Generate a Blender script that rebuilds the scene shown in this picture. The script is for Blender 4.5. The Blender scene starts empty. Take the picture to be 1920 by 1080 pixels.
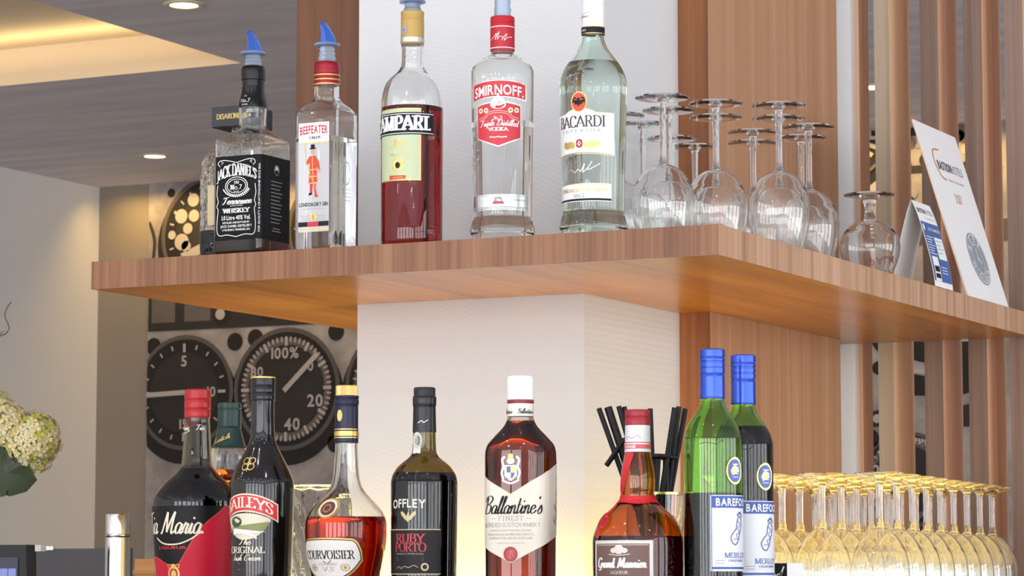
import bpy, bmesh, math, random
from math import sin, cos, pi, radians, sqrt, atan2
from mathutils import Vector, Matrix

random.seed(7)
SC = bpy.context.scene
COL = SC.collection

# ------------------------------------------------------------------ camera
F = 5344.5                                   # focal length in pixels of the 1920 px wide frame
YAW, PITCH = -0.4677, 0.10199
CAM = Vector((1.5126, -3.6290, -0.4907))     # origin = front right top corner of the wall shelf
cd = bpy.data.cameras.new('camera'); cam = bpy.data.objects.new('camera', cd); COL.objects.link(cam)
FW = Vector((sin(YAW)*cos(PITCH), cos(YAW)*cos(PITCH), sin(PITCH)))
RT = Vector((cos(YAW), -sin(YAW), 0.0)); UP = RT.cross(FW)
cam.matrix_world = Matrix(((RT.x, UP.x, -FW.x, CAM.x), (RT.y, UP.y, -FW.y, CAM.y), (RT.z, UP.z, -FW.z, CAM.z), (0, 0, 0, 1)))
cd.sensor_width = 36.0; cd.lens = F*36/1920; cd.clip_start = 0.05; cd.clip_end = 100
cd.dof.use_dof = True; cd.dof.focus_distance = 4.05; cd.dof.aperture_fstop = 28.0
SC.camera = cam

# ------------------------------------------------------------------ world, light, exposure
W = bpy.data.worlds.new('world'); SC.world = W; W.use_nodes = True
W.node_tree.nodes['Background'].inputs[0].default_value = (0.9, 0.95, 1.0, 1)
W.node_tree.nodes['Background'].inputs[1].default_value = 0.25
SC.view_settings.view_transform = 'Standard'; SC.view_settings.look = 'None'
SC.view_settings.gamma = 1.0; SC.view_settings.use_curve_mapping = False
SC.view_settings.exposure = -0.12
try:
    SC.cycles.max_bounces = 48; SC.cycles.transmission_bounces = 44; SC.cycles.transparent_max_bounces = 32
    SC.cycles.diffuse_bounces = 4; SC.cycles.glossy_bounces = 8
    SC.cycles.sample_clamp_indirect = 6.0; SC.cycles.blur_glossy = 0.6
    SC.cycles.use_denoising = True
    SC.cycles.caustics_reflective = False
except Exception:
    pass
WIN = 10.5; WINR = 7.0            # radiance of the daylight in the window panes
PANEL = 2.7; STRIP = 40.0           # backlit counter panel
def area(name, loc, rot, sx, sy, power, colr, spread=180):
    l = bpy.data.lights.new(name, 'AREA'); l.shape = 'RECTANGLE'; l.size = sx; l.size_y = sy; l.energy = power; l.color = colr
    l.spread = radians(spread)
    o = bpy.data.objects.new(name, l); o.location = loc; o.rotation_euler = rot; COL.objects.link(o); return o
def bulb(name, loc, power, colr, r=0.035):
    l = bpy.data.lights.new(name, 'POINT'); l.energy = power; l.color = colr; l.shadow_soft_size = r
    o = bpy.data.objects.new(name, l); o.location = loc; COL.objects.link(o); return o
# LED cove of the ceiling recess (points up at the recess ceiling), wall washer along the mural
area('cove_light', (-4.2, 2.88, 0.96), (pi+.1, 0, 0), 3.0, 0.06, 3.2, (1.0, 0.72, 0.34))
area('wall_washer', (-2.52, 4.82, 0.925), (radians(16), 0, 0), 3.8, 0.05, 11, (1.0, 0.64, 0.18), 130)
for ix in range(8):
    for iy in range(5):
        bulb('ceiling_bulb', (-3.2 + ix*.95, -5.6 + iy*1.05, 0.90), 3.4, (1.0, 0.97, 0.93), .022)

# ------------------------------------------------------------------ pixel helpers (photo pixel -> metres in the room)
def ray(x, y): return (FW + RT*((x-960)/F) - UP*((y-540)/F))
def at(x, y, Y=None, Z=None, X=None):
    d = ray(x, y)
    k = (Y-CAM.y)/d.y if Y is not None else ((Z-CAM.z)/d.z if Z is not None else (X-CAM.x)/d.x)
    return CAM + d*k
def zof(X, Y, y):                             # height at which the upright through (X, Y) meets pixel row y
    a = Vector((X, Y, 0)) - CAM
    t = (540-y)/F
    return (t*FW.dot(a) - UP.dot(a)) / (UP.z - t*FW.z)
def mpp(X, Y, z): return FW.dot(Vector((X, Y, z)) - CAM)/F     # metres per pixel there

# ------------------------------------------------------------------ materials
MATS = {}
def nodes_of(name):
    m = bpy.data.materials.new(name); m.use_nodes = True; nt = m.node_tree
    return m, nt, nt.nodes, nt.links
def pr(name, col, rough=0.5, metal=0.0, spec=0.5, emit=None, es=0.0, coat=0.0, noise=0.0, nscale=20.0, bump=0.0, trans=0.0, ior=1.45, sheen=0.0):
    if name in MATS: return MATS[name]
    m, nt, N, L = nodes_of(name); b = N['Principled BSDF']
    b.inputs['Base Color'].default_value = (*col, 1); b.inputs['Roughness'].default_value = rough
    b.inputs['Metallic'].default_value = metal; b.inputs['Specular IOR Level'].default_value = spec
    b.inputs['Coat Weight'].default_value = coat; b.inputs['Transmission Weight'].default_value = trans; b.inputs['IOR'].default_value = ior
    if emit: b.inputs['Emission Color'].default_value = (*emit, 1); b.inputs['Emission Strength'].default_value = es
    if noise or bump:
        tc = N.new('ShaderNodeTexCoord'); nz = N.new('ShaderNodeTexNoise'); nz.inputs['Scale'].default_value = nscale; nz.inputs['Detail'].default_value = 4
        L.new(tc.outputs['Object'], nz.inputs['Vector'])
        if noise:
            mx = N.new('ShaderNodeMix'); mx.data_type = 'RGBA'
            mx.inputs[6].default_value = (*[c*(1-noise) for c in col], 1); mx.inputs[7].default_value = (*[min(1, c*(1+noise)) for c in col], 1)
            L.new(nz.outputs['Fac'], mx.inputs[0]); L.new(mx.outputs[2], b.inputs['Base Color'])
        if bump:
            bp = N.new('ShaderNodeBump'); bp.inputs['Strength'].default_value = bump; bp.inputs['Distance'].default_value = 0.002
            L.new(nz.outputs['Fac'], bp.inputs['Height']); L.new(bp.outputs[0], b.inputs['Normal'])
    MATS[name] = m; return m
def glass(name, col=(1, 1, 1), ior=1.46, rough=0.0):
    if name in MATS: return MATS[name]
    m, nt, N, L = nodes_of(name); N.remove(N['Principled BSDF'])
    if min(col) < .9:                                   # coloured glass: tinted inside, clear reflections
        m = bpy.data.materials.new(name); m.use_nodes = True; b = m.node_tree.nodes['Principled BSDF']
        b.inputs['Base Color'].default_value = (*col, 1); b.inputs['Roughness'].default_value = rough; b.inputs['IOR'].default_value = ior; b.inputs['Transmission Weight'].default_value = 1
        MATS[name] = m; return m
    g = N.new('ShaderNodeBsdfGlass'); g.inputs['Color'].default_value = (*col, 1); g.inputs['IOR'].default_value = ior; g.inputs['Roughness'].default_value = rough
    L.new(g.outputs[0], N['Material Output'].inputs[0]); MATS[name] = m; return m
def tint(name, col, opaque=0.0, ocol=(1, 1, 1)):                     # liquid inside the glass solid: straight tinted transmission
    if name in MATS: return MATS[name]
    m, nt, N, L = nodes_of(name); N.remove(N['Principled BSDF'])
    t = N.new('ShaderNodeBsdfTransparent'); t.inputs[0].default_value = (*col, 1)
    if opaque:
        d = N.new('ShaderNodeBsdfDiffuse'); d.inputs[0].default_value = (*ocol, 1)
        x = N.new('ShaderNodeMixShader'); x.inputs[0].default_value = opaque
        L.new(t.outputs[0], x.inputs[1]); L.new(d.outputs[0], x.inputs[2]); L.new(x.outputs[0], N['Material Output'].inputs[0])
    else:
        L.new(t.outputs[0], N['Material Output'].inputs[0])
    MATS[name] = m; return m
def wood(name, c0, c1, c2, axis='Z', rough=0.45, spec=0.4, fine=90.0, along=1.6, off=0.0, coat=0.0, crough=0.1):
    if name in MATS: return MATS[name]
    m, nt, N, L = nodes_of(name); b = N['Principled BSDF']; b.inputs['Roughness'].default_value = rough; b.inputs['Specular IOR Level'].default_value = spec
    b.inputs['Coat Weight'].default_value = coat; b.inputs['Coat Roughness'].default_value = crough
    tc = N.new('ShaderNodeTexCoord'); mp = N.new('ShaderNodeMapping'); L.new(tc.outputs['Object'], mp.inputs[0])
    sc = {'X': (along, fine, fine), 'Y': (fine, along, fine), 'Z': (fine, fine, along)}[axis]
    mp.inputs['Scale'].default_value = sc; mp.inputs['Location'].default_value = (off, off*1.7, off*0.6)
    n1 = N.new('ShaderNodeTexNoise'); n1.inputs['Scale'].default_value = 1.0; n1.inputs['Detail'].default_value = 5; n1.inputs['Roughness'].default_value = 0.6
    n1.inputs['Distortion'].default_value = 0.6
    L.new(mp.outputs[0], n1.inputs['Vector'])
    mp2 = N.new('ShaderNodeMapping'); L.new(tc.outputs['Object'], mp2.inputs[0]); mp2.inputs['Scale'].default_value = tuple(v*0.22 for v in sc); mp2.inputs['Location'].default_value = (off*2, 3, 1)
    n2 = N.new('ShaderNodeTexNoise'); n2.inputs['Scale'].default_value = 1.0; n2.inputs['Detail'].default_value = 3; n2.inputs['Distortion'].default_value = 1.0
    L.new(mp2.outputs[0], n2.inputs['Vector'])
    ad = N.new('ShaderNodeMath'); ad.operation = 'ADD'; L.new(n1.outputs['Fac'], ad.inputs[0]); L.new(n2.outputs['Fac'], ad.inputs[1])
    ml = N.new('ShaderNodeMath'); ml.operation = 'MULTIPLY'; ml.inputs[1].default_value = 0.5; L.new(ad.outputs[0], ml.inputs[0])
    r = N.new('ShaderNodeValToRGB'); r.color_ramp.elements[0].position = 0.34; r.color_ramp.elements[0].color = (*c0, 1)
    r.color_ramp.elements[1].position = 0.66; r.color_ramp.elements[1].color = (*c2, 1)
    e = r.color_ramp.elements.new(0.5); e.color = (*c1, 1)
    L.new(ml.outputs[0], r.inputs[0]); L.new(r.outputs[0], b.inputs['Base Color'])
    MATS[name] = m; return m
def emis(name, col, s):
    if name in MATS: return MATS[name]
    m, nt, N, L = nodes_of(name); N.remove(N['Principled BSDF'])
    e = N.new('ShaderNodeEmission'); e.inputs[0].default_value = (*col, 1); e.inputs[1].default_value = s
    L.new(e.outputs[0], N['Material Output'].inputs[0]); MATS[name] = m; return m

def srgb(r, g, b): return tuple(((c/255)/12.92 if c/255 <= 0.04045 else ((c/255+0.055)/1.055)**2.4) for c in (r, g, b))

WHITE = pr('white_print', (0.82, 0.82, 0.80), 0.45); BLACK = pr('black_print', (0.010, 0.010, 0.012), 0.4, spec=.2)
GOLD = pr('gold_print', (0.62, 0.43, 0.14), 0.32, 0.6); SILVER = pr('silver_print', (0.62, 0.63, 0.65), 0.28, 0.7)
RED = pr('red_print', (0.55, 0.02, 0.03), 0.4); CREAM = pr('cream_print', (0.75, 0.68, 0.52), 0.5)
GREY = pr('grey_print', (0.32, 0.32, 0.33), 0.5); BLUE = pr('blue_print', (0.05, 0.10, 0.38), 0.4)

# ------------------------------------------------------------------ mesh helpers
class MB:
    def __init__(s): s.bm = bmesh.new(); s.m = []
    def mi(s, mat):
        if mat not in s.m: s.m.append(mat)
        return s.m.index(mat)
    def face(s, vs, mat):
        try:
            f = s.bm.faces.new(vs); f.material_index = s.mi(mat); return f
        except ValueError: return None
    def poly(s, pts, mat): return s.face([s.bm.verts.new(p) for p in pts], mat)
    def box(s, lo, hi, mat, sides=None):
        x0, y0, z0 = lo; x1, y1, z1 = hi
        v = [s.bm.verts.new(p) for p in ((x0,y0,z0),(x1,y0,z0),(x1,y1,z0),(x0,y1,z0),(x0,y0,z1),(x1,y0,z1),(x1,y1,z1),(x0,y1,z1))]
        q = {'bottom': (3,2,1,0), 'top': (4,5,6,7), 'front': (0,1,5,4), 'right': (1,2,6,5), 'back': (2,3,7,6), 'left': (3,0,4,7)}
        for k, ix in q.items(): s.face([v[i] for i in ix], (sides or {}).get(k, mat))
    def prism(s, pts, z0, z1, mat, top=None, bot=None, side=None):     # pts counter-clockwise in XY
        a = [s.bm.verts.new((x, y, z0)) for x, y in pts]; b = [s.bm.verts.new((x, y, z1)) for x, y in pts]; n = len(pts)
        s.face(b, top or mat); s.face(a[::-1], bot or mat)
        for i in range(n): s.face([a[i], a[(i+1) % n], b[(i+1) % n], b[i]], (side(i) if side else mat))
    def rings(s, rings, mat, closed=True, cap0=False, cap1=False):
        prev = None; first = None
        for r in rings:
            cur = [s.bm.verts.new(p) for p in r]; n = len(cur)
            if prev:
                for i in range(n if closed else n-1):
                    j = (i+1) % n; s.face([prev[i], prev[j], cur[j], cur[i]], mat)
            else: first = cur
            prev = cur
        if cap0: s.face(first[::-1], mat)
        if cap1: s.face(prev, mat)
    def tube(s, pts, r, mat, seg=10, cap=True):
        pts = [Vector(p) for p in pts]; rg = []
        rr = r if isinstance(r, (list, tuple)) else [r]*len(pts)
        for i, p in enumerate(pts):
            t = (pts[min(i+1, len(pts)-1)] - pts[max(i-1, 0)]).normalized()
            a = Vector((0.3, 0.2, 0.93)) if abs(t.z) < 0.9 else Vector((1, 0.1, 0))
            u = t.cross(a).normalized(); v = t.cross(u)
            rg.append([p + (u*cos(2*pi*k/seg) + v*sin(2*pi*k/seg))*rr[i] for k in range(seg)])
        s.rings(rg, mat, True, cap, cap)
    def lathe(s, prof, mat, seg=48, cap0=True, cap1=True, cx=0, cy=0):
        rg = [[(cx + r*cos(2*pi*k/seg), cy + r*sin(2*pi*k/seg), z) for k in range(seg)] for r, z in prof]
        s.rings(rg, mat, True, cap0, cap1)
    def build(s, name, parent=None, smooth=True, ang=38, loc=None, merge=1e-6):
        if merge: bmesh.ops.remove_doubles(s.bm, verts=s.bm.verts, dist=merge)
        bmesh.ops.dissolve_degenerate(s.bm, edges=s.bm.edges, dist=1e-7)
        if smooth:
            for f in s.bm.faces: f.smooth = True
            for e in s.bm.edges:
                if len(e.link_faces) == 2 and e.calc_face_angle(0) > radians(ang): e.smooth = False
        me = bpy.data.meshes.new(name); s.bm.to_mesh(me); s.bm.free()
        for m in s.m: me.materials.append(m)
        o = bpy.data.objects.new(name, me); COL.objects.link(o)
        if parent: o.parent = parent
        if loc: o.location = loc
        return o
def fixn(mb): bmesh.ops.recalc_face_normals(mb.bm, faces=mb.bm.faces)
def thing(name, label, cat, loc=(0, 0, 0), rz=0, group=None):
    o = bpy.data.objects.new(name, None); o.empty_display_size = 0.05; COL.objects.link(o)
    o.location = loc; o.rotation_euler = (0, 0, rz); o['label'] = label; o['category'] = cat
    if group: o['group'] = group
    return o
def tag(o, label, cat, group=None):
    o['label'] = label; o['category'] = cat
    if group: o['group'] = group
    return o
def struct(o): o['kind'] = 'structure'; return o
def dup(root, loc, rz=0, label=None, group=None):
    r = root.copy(); COL.objects.link(r); r.location = loc; r.rotation_euler = (0, 0, rz)
    if label: r['label'] = label
    if group: r['group'] = group
    for ch in list(root.children):
        c = ch.copy(); COL.objects.link(c); c.parent = r
        for g in ch.children:
            d = g.copy(); COL.objects.link(d); d.parent = c
    return r
def crom(p, n=5):                                # smooth curve through points (tuples), repeated point = sharp corner
    runs = [[p[0]]]
    for q in p[1:]:
        if q == runs[-1][-1]: runs.append([q])
        else: runs[-1].append(q)
    out = []
    for r in runs:
        if len(r) < 3: seq = list(r)
        else:
            seq = []
            for i in range(len(r)-1):
                p0 = r[max(i-1, 0)]; p1 = r[i]; p2 = r[i+1]; p3 = r[min(i+2, len(r)-1)]
                for k in range(n):
                    t = k/n
                    seq.append(tuple(0.5*((2*b) + (c-a)*t + (2*a-5*b+4*c-d)*t*t + (3*b-a-3*c+d)*t**3) for a, b, c, d in zip(p0, p1, p2, p3)))
            seq.append(r[-1])
        if out and out[-1] == seq[0]: seq = seq[1:]
        out += seq
    return out

# ------------------------------------------------------------------ lettering (cap height = 1)
def font_glyphs(bold):
    objs = {}
    for i in range(33, 127):
        c = bpy.data.curves.new('glyph', 'FONT'); c.body = chr(i); c.resolution_u = 3; c.offset = 0.022 if bold else 0.0
        o = bpy.data.objects.new('glyph', c); COL.objects.link(o); objs[chr(i)] = o
    dg = bpy.context.evaluated_depsgraph_get(); out = {}
    hh = 1.0
    for ch in ['H'] + list(objs):
        o = objs[ch]; me = bpy.data.meshes.new_from_object(o.evaluated_get(dg))
        v = [(p.co.x, p.co.y) for p in me.vertices]; fs = [tuple(f.vertices) for f in me.polygons]
        if ch == 'H' and hh == 1.0: hh = max(y for x, y in v)
        if v:
            x0 = min(x for x, y in v); x1 = max(x for x, y in v)
            polys = [[((v[i][0]-x0)/hh, v[i][1]/hh) for i in f] for f in fs]
            out[ch] = ((x1-x0)/hh, polys)
        bpy.data.meshes.remove(me)
    for o in objs.values():
        c = o.data; bpy.data.objects.remove(o); bpy.data.curves.remove(c)
    return out
FONT = {'sans': font_glyphs(False), 'bold': font_glyphs(True)}

def L(*a): return ('l', list(zip(a[::2], a[1::2])))
def C(*a): return ('c', list(zip(a[::2], a[1::2])))
SER = {
 'A': (.86, [L(.04,0,.43,1), L(.41,1,.8,0), L(.17,.34,.66,.34)], [(.04,0),(.8,0)]),
 'B': (.68, [L(.14,0,.14,1), C(.12,.98,.42,.98,.55,.86,.5,.62,.3,.54,.14,.54), C(.3,.54,.55,.48,.62,.27,.5,.05,.3,.02,.12,.02)], [(.14,0),(.14,1)]),
 'C': (.74, [C(.68,.8,.55,.97,.36,1,.14,.84,.07,.5,.14,.16,.36,0,.56,.03,.69,.2), L(.68,.98,.68,.72)], []),
 'D': (.8, [L(.14,0,.14,1), C(.12,.98,.42,.97,.66,.8,.73,.5,.66,.2,.42,.03,.12,.02)], [(.14,0),(.14,1)]),
 'E': (.64, [L(.14,0,.14,1), L(.1,.97,.56,.97), L(.56,1,.56,.8), L(.14,.52,.44,.52), L(.1,.03,.58,.03), L(.58,0,.58,.22)], [(.14,0),(.14,1)]),
 'F': (.6, [L(.14,0,.14,1), L(.1,.97,.56,.97), L(.56,1,.56,.8), L(.14,.5,.44,.5)], [(.14,0),(.14,1)]),
 'G': (.8, [C(.68,.8,.55,.97,.36,1,.14,.84,.07,.5,.14,.16,.36,0,.56,.03,.68,.14), L(.69,.02,.69,.42), L(.68,.98,.68,.74)], [(.68,.42)]),
 'H': (.84, [L(.14,0,.14,1), L(.68,0,.68,1), L(.14,.52,.68,.52)], [(.14,0),(.14,1),(.68,0),(.68,1)]),
 'I': (.40, [L(.2,0,.2,1)], [(.2,0),(.2,1)]),
 'K': (.8, [L(.14,0,.14,1), L(.16,.42,.62,1), L(.3,.56,.7,0)], [(.14,0),(.14,1),(.64,1),(.7,0)]),
 'L': (.62, [L(.14,0,.14,1), L(.1,.03,.56,.03), L(.56,0,.56,.24)], [(.14,0),(.14,1)]),
 'M': (1.0, [L(.14,0,.14,1), L(.14,1,.48,.05), L(.48,.05,.82,1), L(.83,0,.83,1)], [(.14,0),(.12,1),(.83,0),(.85,1)]),
 'N': (.86, [L(.14,0,.14,1), L(.14,1,.7,0), L(.7,0,.7,1)], [(.14,0),(.1,1),(.7,1)]),
 'O': (.84, [C(.42,1,.18,.9,.08,.5,.18,.1,.42,0,.66,.1,.76,.5,.66,.9,.42,1)], []),
 'P': (.64, [L(.14,0,.14,1), C(.12,.98,.44,.97,.58,.8,.56,.6,.4,.48,.14,.47)], [(.14,0),(.14,1)]),
 'R': (.76, [L(.14,0,.14,1), C(.12,.98,.44,.97,.58,.82,.55,.62,.4,.52,.14,.51), L(.36,.52,.68,0)], [(.14,0),(.14,1),(.68,0)]),
 'S': (.6, [C(.5,.82,.42,.97,.26,1,.1,.9,.1,.7,.26,.55,.44,.42,.5,.24,.42,.06,.26,0,.1,.05,.07,.2), L(.5,.98,.5,.74), L(.07,.02,.07,.26)], []),
 'T': (.7, [L(.35,0,.35,1), L(.05,.97,.65,.97), L(.05,1,.05,.78), L(.65,1,.65,.78)], [(.35,0)]),
 'U': (.82, [C(.14,1,.14,.6,.15,.2,.3,.02,.5,.02,.66,.18,.68,.5,.68,1)], [(.14,1),(.68,1)]),
 'V': (.82, [L(.05,1,.41,0), L(.41,0,.76,1)], [(.05,1),(.76,1)]),
 'W': (1.1, [L(.05,1,.3,0), L(.3,0,.55,.95), L(.55,.95,.8,0), L(.8,0,1.05,1)], [(.05,1),(1.05,1),(.55,.97)]),
 'Y': (.78, [L(.05,1,.38,.45), L(.38,.45,.72,1), L(.38,.45,.38,0)], [(.05,1),(.72,1),(.38,0)]),
}
SCR = {   # cursive, slanted when drawn
 'a': (.42, [C(.34,.42,.2,.5,.06,.34,.06,.08,.16,.0,.28,.12,.36,.46), C(.36,.46,.33,.1,.38,.0,.5,.12)]),
 'b': (.4, [C(.05,.4,.22,.8,.24,1.0,.16,.96,.1,.5,.08,.08,.18,0,.32,.12,.34,.34,.24,.44,.14,.34)]),
 'c': (.34, [C(.3,.4,.2,.5,.07,.36,.06,.12,.16,0,.3,.06,.4,.16)]),
 'd': (.44, [C(.34,.42,.2,.5,.06,.34,.06,.08,.16,0,.28,.12,.4,1.0), C(.37,.6,.33,.1,.4,0,.5,.12)]),
 'e': (.36, [C(.06,.22,.26,.3,.3,.42,.2,.5,.08,.36,.07,.12,.18,0,.32,.06,.42,.2)]),
 'f': (.3, [C(.02,.1,.2,.6,.3,.98,.22,1.0,.14,.5,.08,-.2,.04,-.34)]),
 'h': (.44, [C(.04,.3,.2,.8,.22,1.0,.14,.92,.1,0), C(.1,.2,.22,.46,.32,.46,.32,.2,.34,0,.46,.12)]),
 'i': (.24, [C(.02,.12,.14,.48), C(.14,.48,.1,.1,.16,0,.3,.14), L(.17,.68,.19,.76)]),
 'k': (.42, [C(.04,.3,.2,.8,.22,1.0,.14,.92,.1,0), C(.12,.2,.3,.46,.3,.34,.16,.24), C(.18,.24,.3,.02,.46,.1)]),
 'l': (.24, [C(.02,.14,.2,.7,.24,1.0,.16,.96,.1,.4,.1,.06,.16,0,.3,.14)]),
 'm': (.66, [C(.02,.3,.1,.48,.12,.3,.08,0), C(.1,.2,.22,.48,.32,.44,.3,.0), C(.31,.2,.42,.48,.53,.44,.53,.1,.58,0,.7,.12)]),
 'n': (.46, [C(.02,.3,.1,.48,.12,.3,.08,0), C(.1,.2,.22,.48,.34,.44,.33,.1,.38,0,.5,.12)]),
 'o': (.38, [C(.2,.48,.07,.36,.07,.1,.18,0,.3,.12,.3,.36,.2,.48,.3,.4,.42,.42)]),
 'p': (.42, [C(.02,.3,.12,.48,.1,0,.04,-.4), C(.12,.3,.24,.48,.34,.34,.3,.06,.18,0,.1,.1)]),
 'r': (.32, [C(.02,.14,.12,.5,.16,.44,.28,.46), C(.27,.46,.2,.1,.26,0,.38,.12)]),
 's': (.3, [C(.02,.1,.18,.5), C(.18,.5,.28,.16,.16,-.02,.04,.06)]),
 't': (.28, [C(.16,.9,.1,.2,.12,0,.3,.12), L(.02,.5,.3,.54)]),
 'u': (.46, [C(.04,.46,.06,.12,.14,0,.28,.1,.36,.48), C(.36,.48,.33,.1,.38,0,.5,.12)]),
 'v': (.38, [C(.02,.4,.1,.48,.14,0), C(.14,0,.32,.3,.32,.5)]),
 'y': (.42, [C(.04,.46,.08,.14,.2,.08,.34,.46), C(.34,.46,.26,-.2,.12,-.38,.06,-.24)]),
 'B': (.66, [C(.24,.95,.2,.5,.1,.06,0,.02), C(.02,.7,.14,.98,.44,1.04,.6,.86,.46,.62,.24,.54), C(.26,.54,.56,.46,.56,.14,.34,0,.14,.06)]),
 'C': (.6, [C(.52,.8,.56,.98,.36,1.0,.12,.7,.08,.24,.26,0,.5,.14)]),
 'D': (.72, [C(.26,.95,.2,.4,.08,.04,.2,.1,.4,0,.64,.3,.62,.8,.36,1.0,.06,.86,.08,.7)]),
 'G': (.66, [C(.54,.8,.54,.98,.34,1.0,.1,.7,.08,.22,.28,0,.5,.2,.54,.46), C(.56,.48,.5,-.1,.3,-.3,.1,-.2)]),
 'I': (.34, [C(.3,1,.18,.5,.12,0), L(.12,1,.42,1), L(0,0,.24,0)]),
 'M': (.9, [C(0,.06,.08,.02,.2,.5,.3,1.0), L(.3,1.0,.42,.06), C(.42,.06,.58,.6,.74,1.02), C(.74,1.02,.7,.3,.74,0,.92,.14)]),
 'S': (.5, [C(.44,.84,.4,1.0,.24,.98,.14,.78,.3,.5,.34,.2,.2,0,.04,.08)]),
 'T': (.6, [C(.36,.94,.3,.4,.2,.02,.04,.08), C(.02,.8,.1,.96,.3,.94,.66,1.0)]),
 'O': (.7, [C(.4,1.0,.14,.76,.08,.3,.26,0,.52,.2,.62,.7,.42,1.0)]),
 'V': (.6, [C(.02,.9,.16,1,.2,0), C(.2,0,.46,.5,.62,1)]),
 '.': (.16, [L(.06,.0,.06,.09), L(.1,.0,.1,.09)]),
 "'": (.14, [L(.1,.84,.13,1.0)]),
}
def stroke(pts, thin, thick, slant=0.0):
    pts = [(x + slant*y, y) for x, y in pts]
    n = len(pts); lft = []; rgt = []
    for i, (x, y) in enumerate(pts):
        ax, ay = pts[max(i-1, 0)]; bx, by = pts[min(i+1, n-1)]
        d = sqrt((bx-ax)**2 + (by-ay)**2) or 1e-6; tx, ty = (bx-ax)/d, (by-ay)/d
        w = (thin + (thick-thin)*abs(ty)**1.5)/2
        lft.append((x - ty*w, y + tx*w)); rgt.append((x + ty*w, y - tx*w))
    return [[lft[i], rgt[i], rgt[i+1], lft[i+1]] for i in range(n-1)]
def glyph(ch, font, thin, thick, slant):
    if font == 'serif' and ch in SER:
        w, st, sf = SER[ch]; out = []
        for k, p in st: out += stroke(crom(p, 4) if k == 'c' else p, thin, thick, slant)
        for x, y in sf:
            yy = y - thin*0.5 if y > 0.5 else y + thin*0.5
            out.append([(x-thick*1.05+slant*yy, yy-thin*.5), (x+thick*1.05+slant*yy, yy-thin*.5), (x+thick*1.05+slant*yy, yy+thin*.5), (x-thick*1.05+slant*yy, yy+thin*.5)])
        return w, out
    if font == 'script' and ch in SCR:
        w, st = SCR[ch]; out = []
        for k, p in st: out += stroke(crom(p, 4) if k == 'c' else p, thin, thick, slant)
        return w, out
    g = FONT['bold' if font == 'bold' else 'sans'].get(ch)
    if not g: return 0.3, []
    return g[0] + 0.13, [[(x + 0.06 + slant*y, y) for x, y in p] for p in g[1]]
def text(mb, place, s, u, y, h, mat, font='sans', w=None, arc=0.0, slant=None, thin=None, thick=None, lift=0.0008, track=0.0, align='c', rot=None, flip=False, grow=0.0):
    """s centred on u with its base line at pixel row y, capitals h px tall; w squeezes it to a width"""
    if thin is None: thin = {'serif': .055, 'script': .05}.get(font, 0)
    if thick is None: thick = {'serif': .16, 'script': .12}.get(font, 0)
    if slant is None: slant = 0.28 if font == 'script' else 0.0
    x = 0; items = []
    for ch in s:
        if ch == ' ': x += 0.36 + track; continue
        gw, polys = glyph(ch, font, thin, thick, slant); items.append((x, polys)); x += gw + track
    tot = x - track; sx = (w/(tot*h)) if w else 1.0
    for x0, polys in items:
        for p in polys:
            vs = []
            for gx, gy in p:
                a = ((gx + x0)*sx - (tot*sx/2 if align == 'c' else 0))*h; b = gy*h
                q = 2*a/(tot*sx*h)
                b = b*(1 + grow*(1-q*q)) + arc*(1 - q*q)
                if rot is not None: a, b = a*cos(rot) - b*sin(rot), a*sin(rot) + b*cos(rot)
                if flip: a, b = -a, -b
                vs.append(mb.bm.verts.new(place(u + a, y - b, lift)))
            mb.face(vs, mat)
def band(mb, place, u0, u1, top, bot, mat, lift=0.0004, nu=None, nv=4):
    nu = nu or max(2, int(abs(u1-u0)/4)+1)
    ft = top if callable(top) else (lambda u: top); fb = bot if callable(bot) else (lambda u: bot)
    g = []
    for i in range(nu+1):
        u = u0 + (u1-u0)*i/nu; a, b = ft(u), fb(u)
        g.append([mb.bm.verts.new(place(u, a + (b-a)*j/nv, lift)) for j in range(nv+1)])
    for i in range(nu):
        for j in range(nv): mb.face([g[i][j+1], g[i+1][j+1], g[i+1][j], g[i][j]], mat)
def line(mb, place, pts, w, mat, lift=0.0007, smooth=True):
    p = crom(pts, 5) if smooth and len(pts) > 2 else pts
    for q in stroke([(a, -b) for a, b in p], w, w): mb.face([mb.bm.verts.new(place(a, -b, lift)) for a, b in q], mat)
def disc(mb, place, u, y, ru, ry, mat, lift=0.0006, n=20, hole=0.0, rot=0.0):
    def pt(a, k): x, v = ru*k*cos(a), ry*k*sin(a); return place(u + x*cos(rot) - v*sin(rot), y + x*sin(rot) + v*cos(rot), lift)
    ring = [mb.bm.verts.new(pt(2*pi*i/n, 1)) for i in range(n)]
    if hole:
        inn = [mb.bm.verts.new(pt(2*pi*i/n, hole)) for i in range(n)]
        for i in range(n): mb.face([ring[i], inn[i], inn[(i+1) % n], ring[(i+1) % n]][::1], mat)
    else:
        mb.face(ring[::-1], mat)
def pol(mb, place, pts, mat, lift=0.0006):
    mb.face([mb.bm.verts.new(place(a, b, lift)) for a, b in pts], mat)

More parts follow.
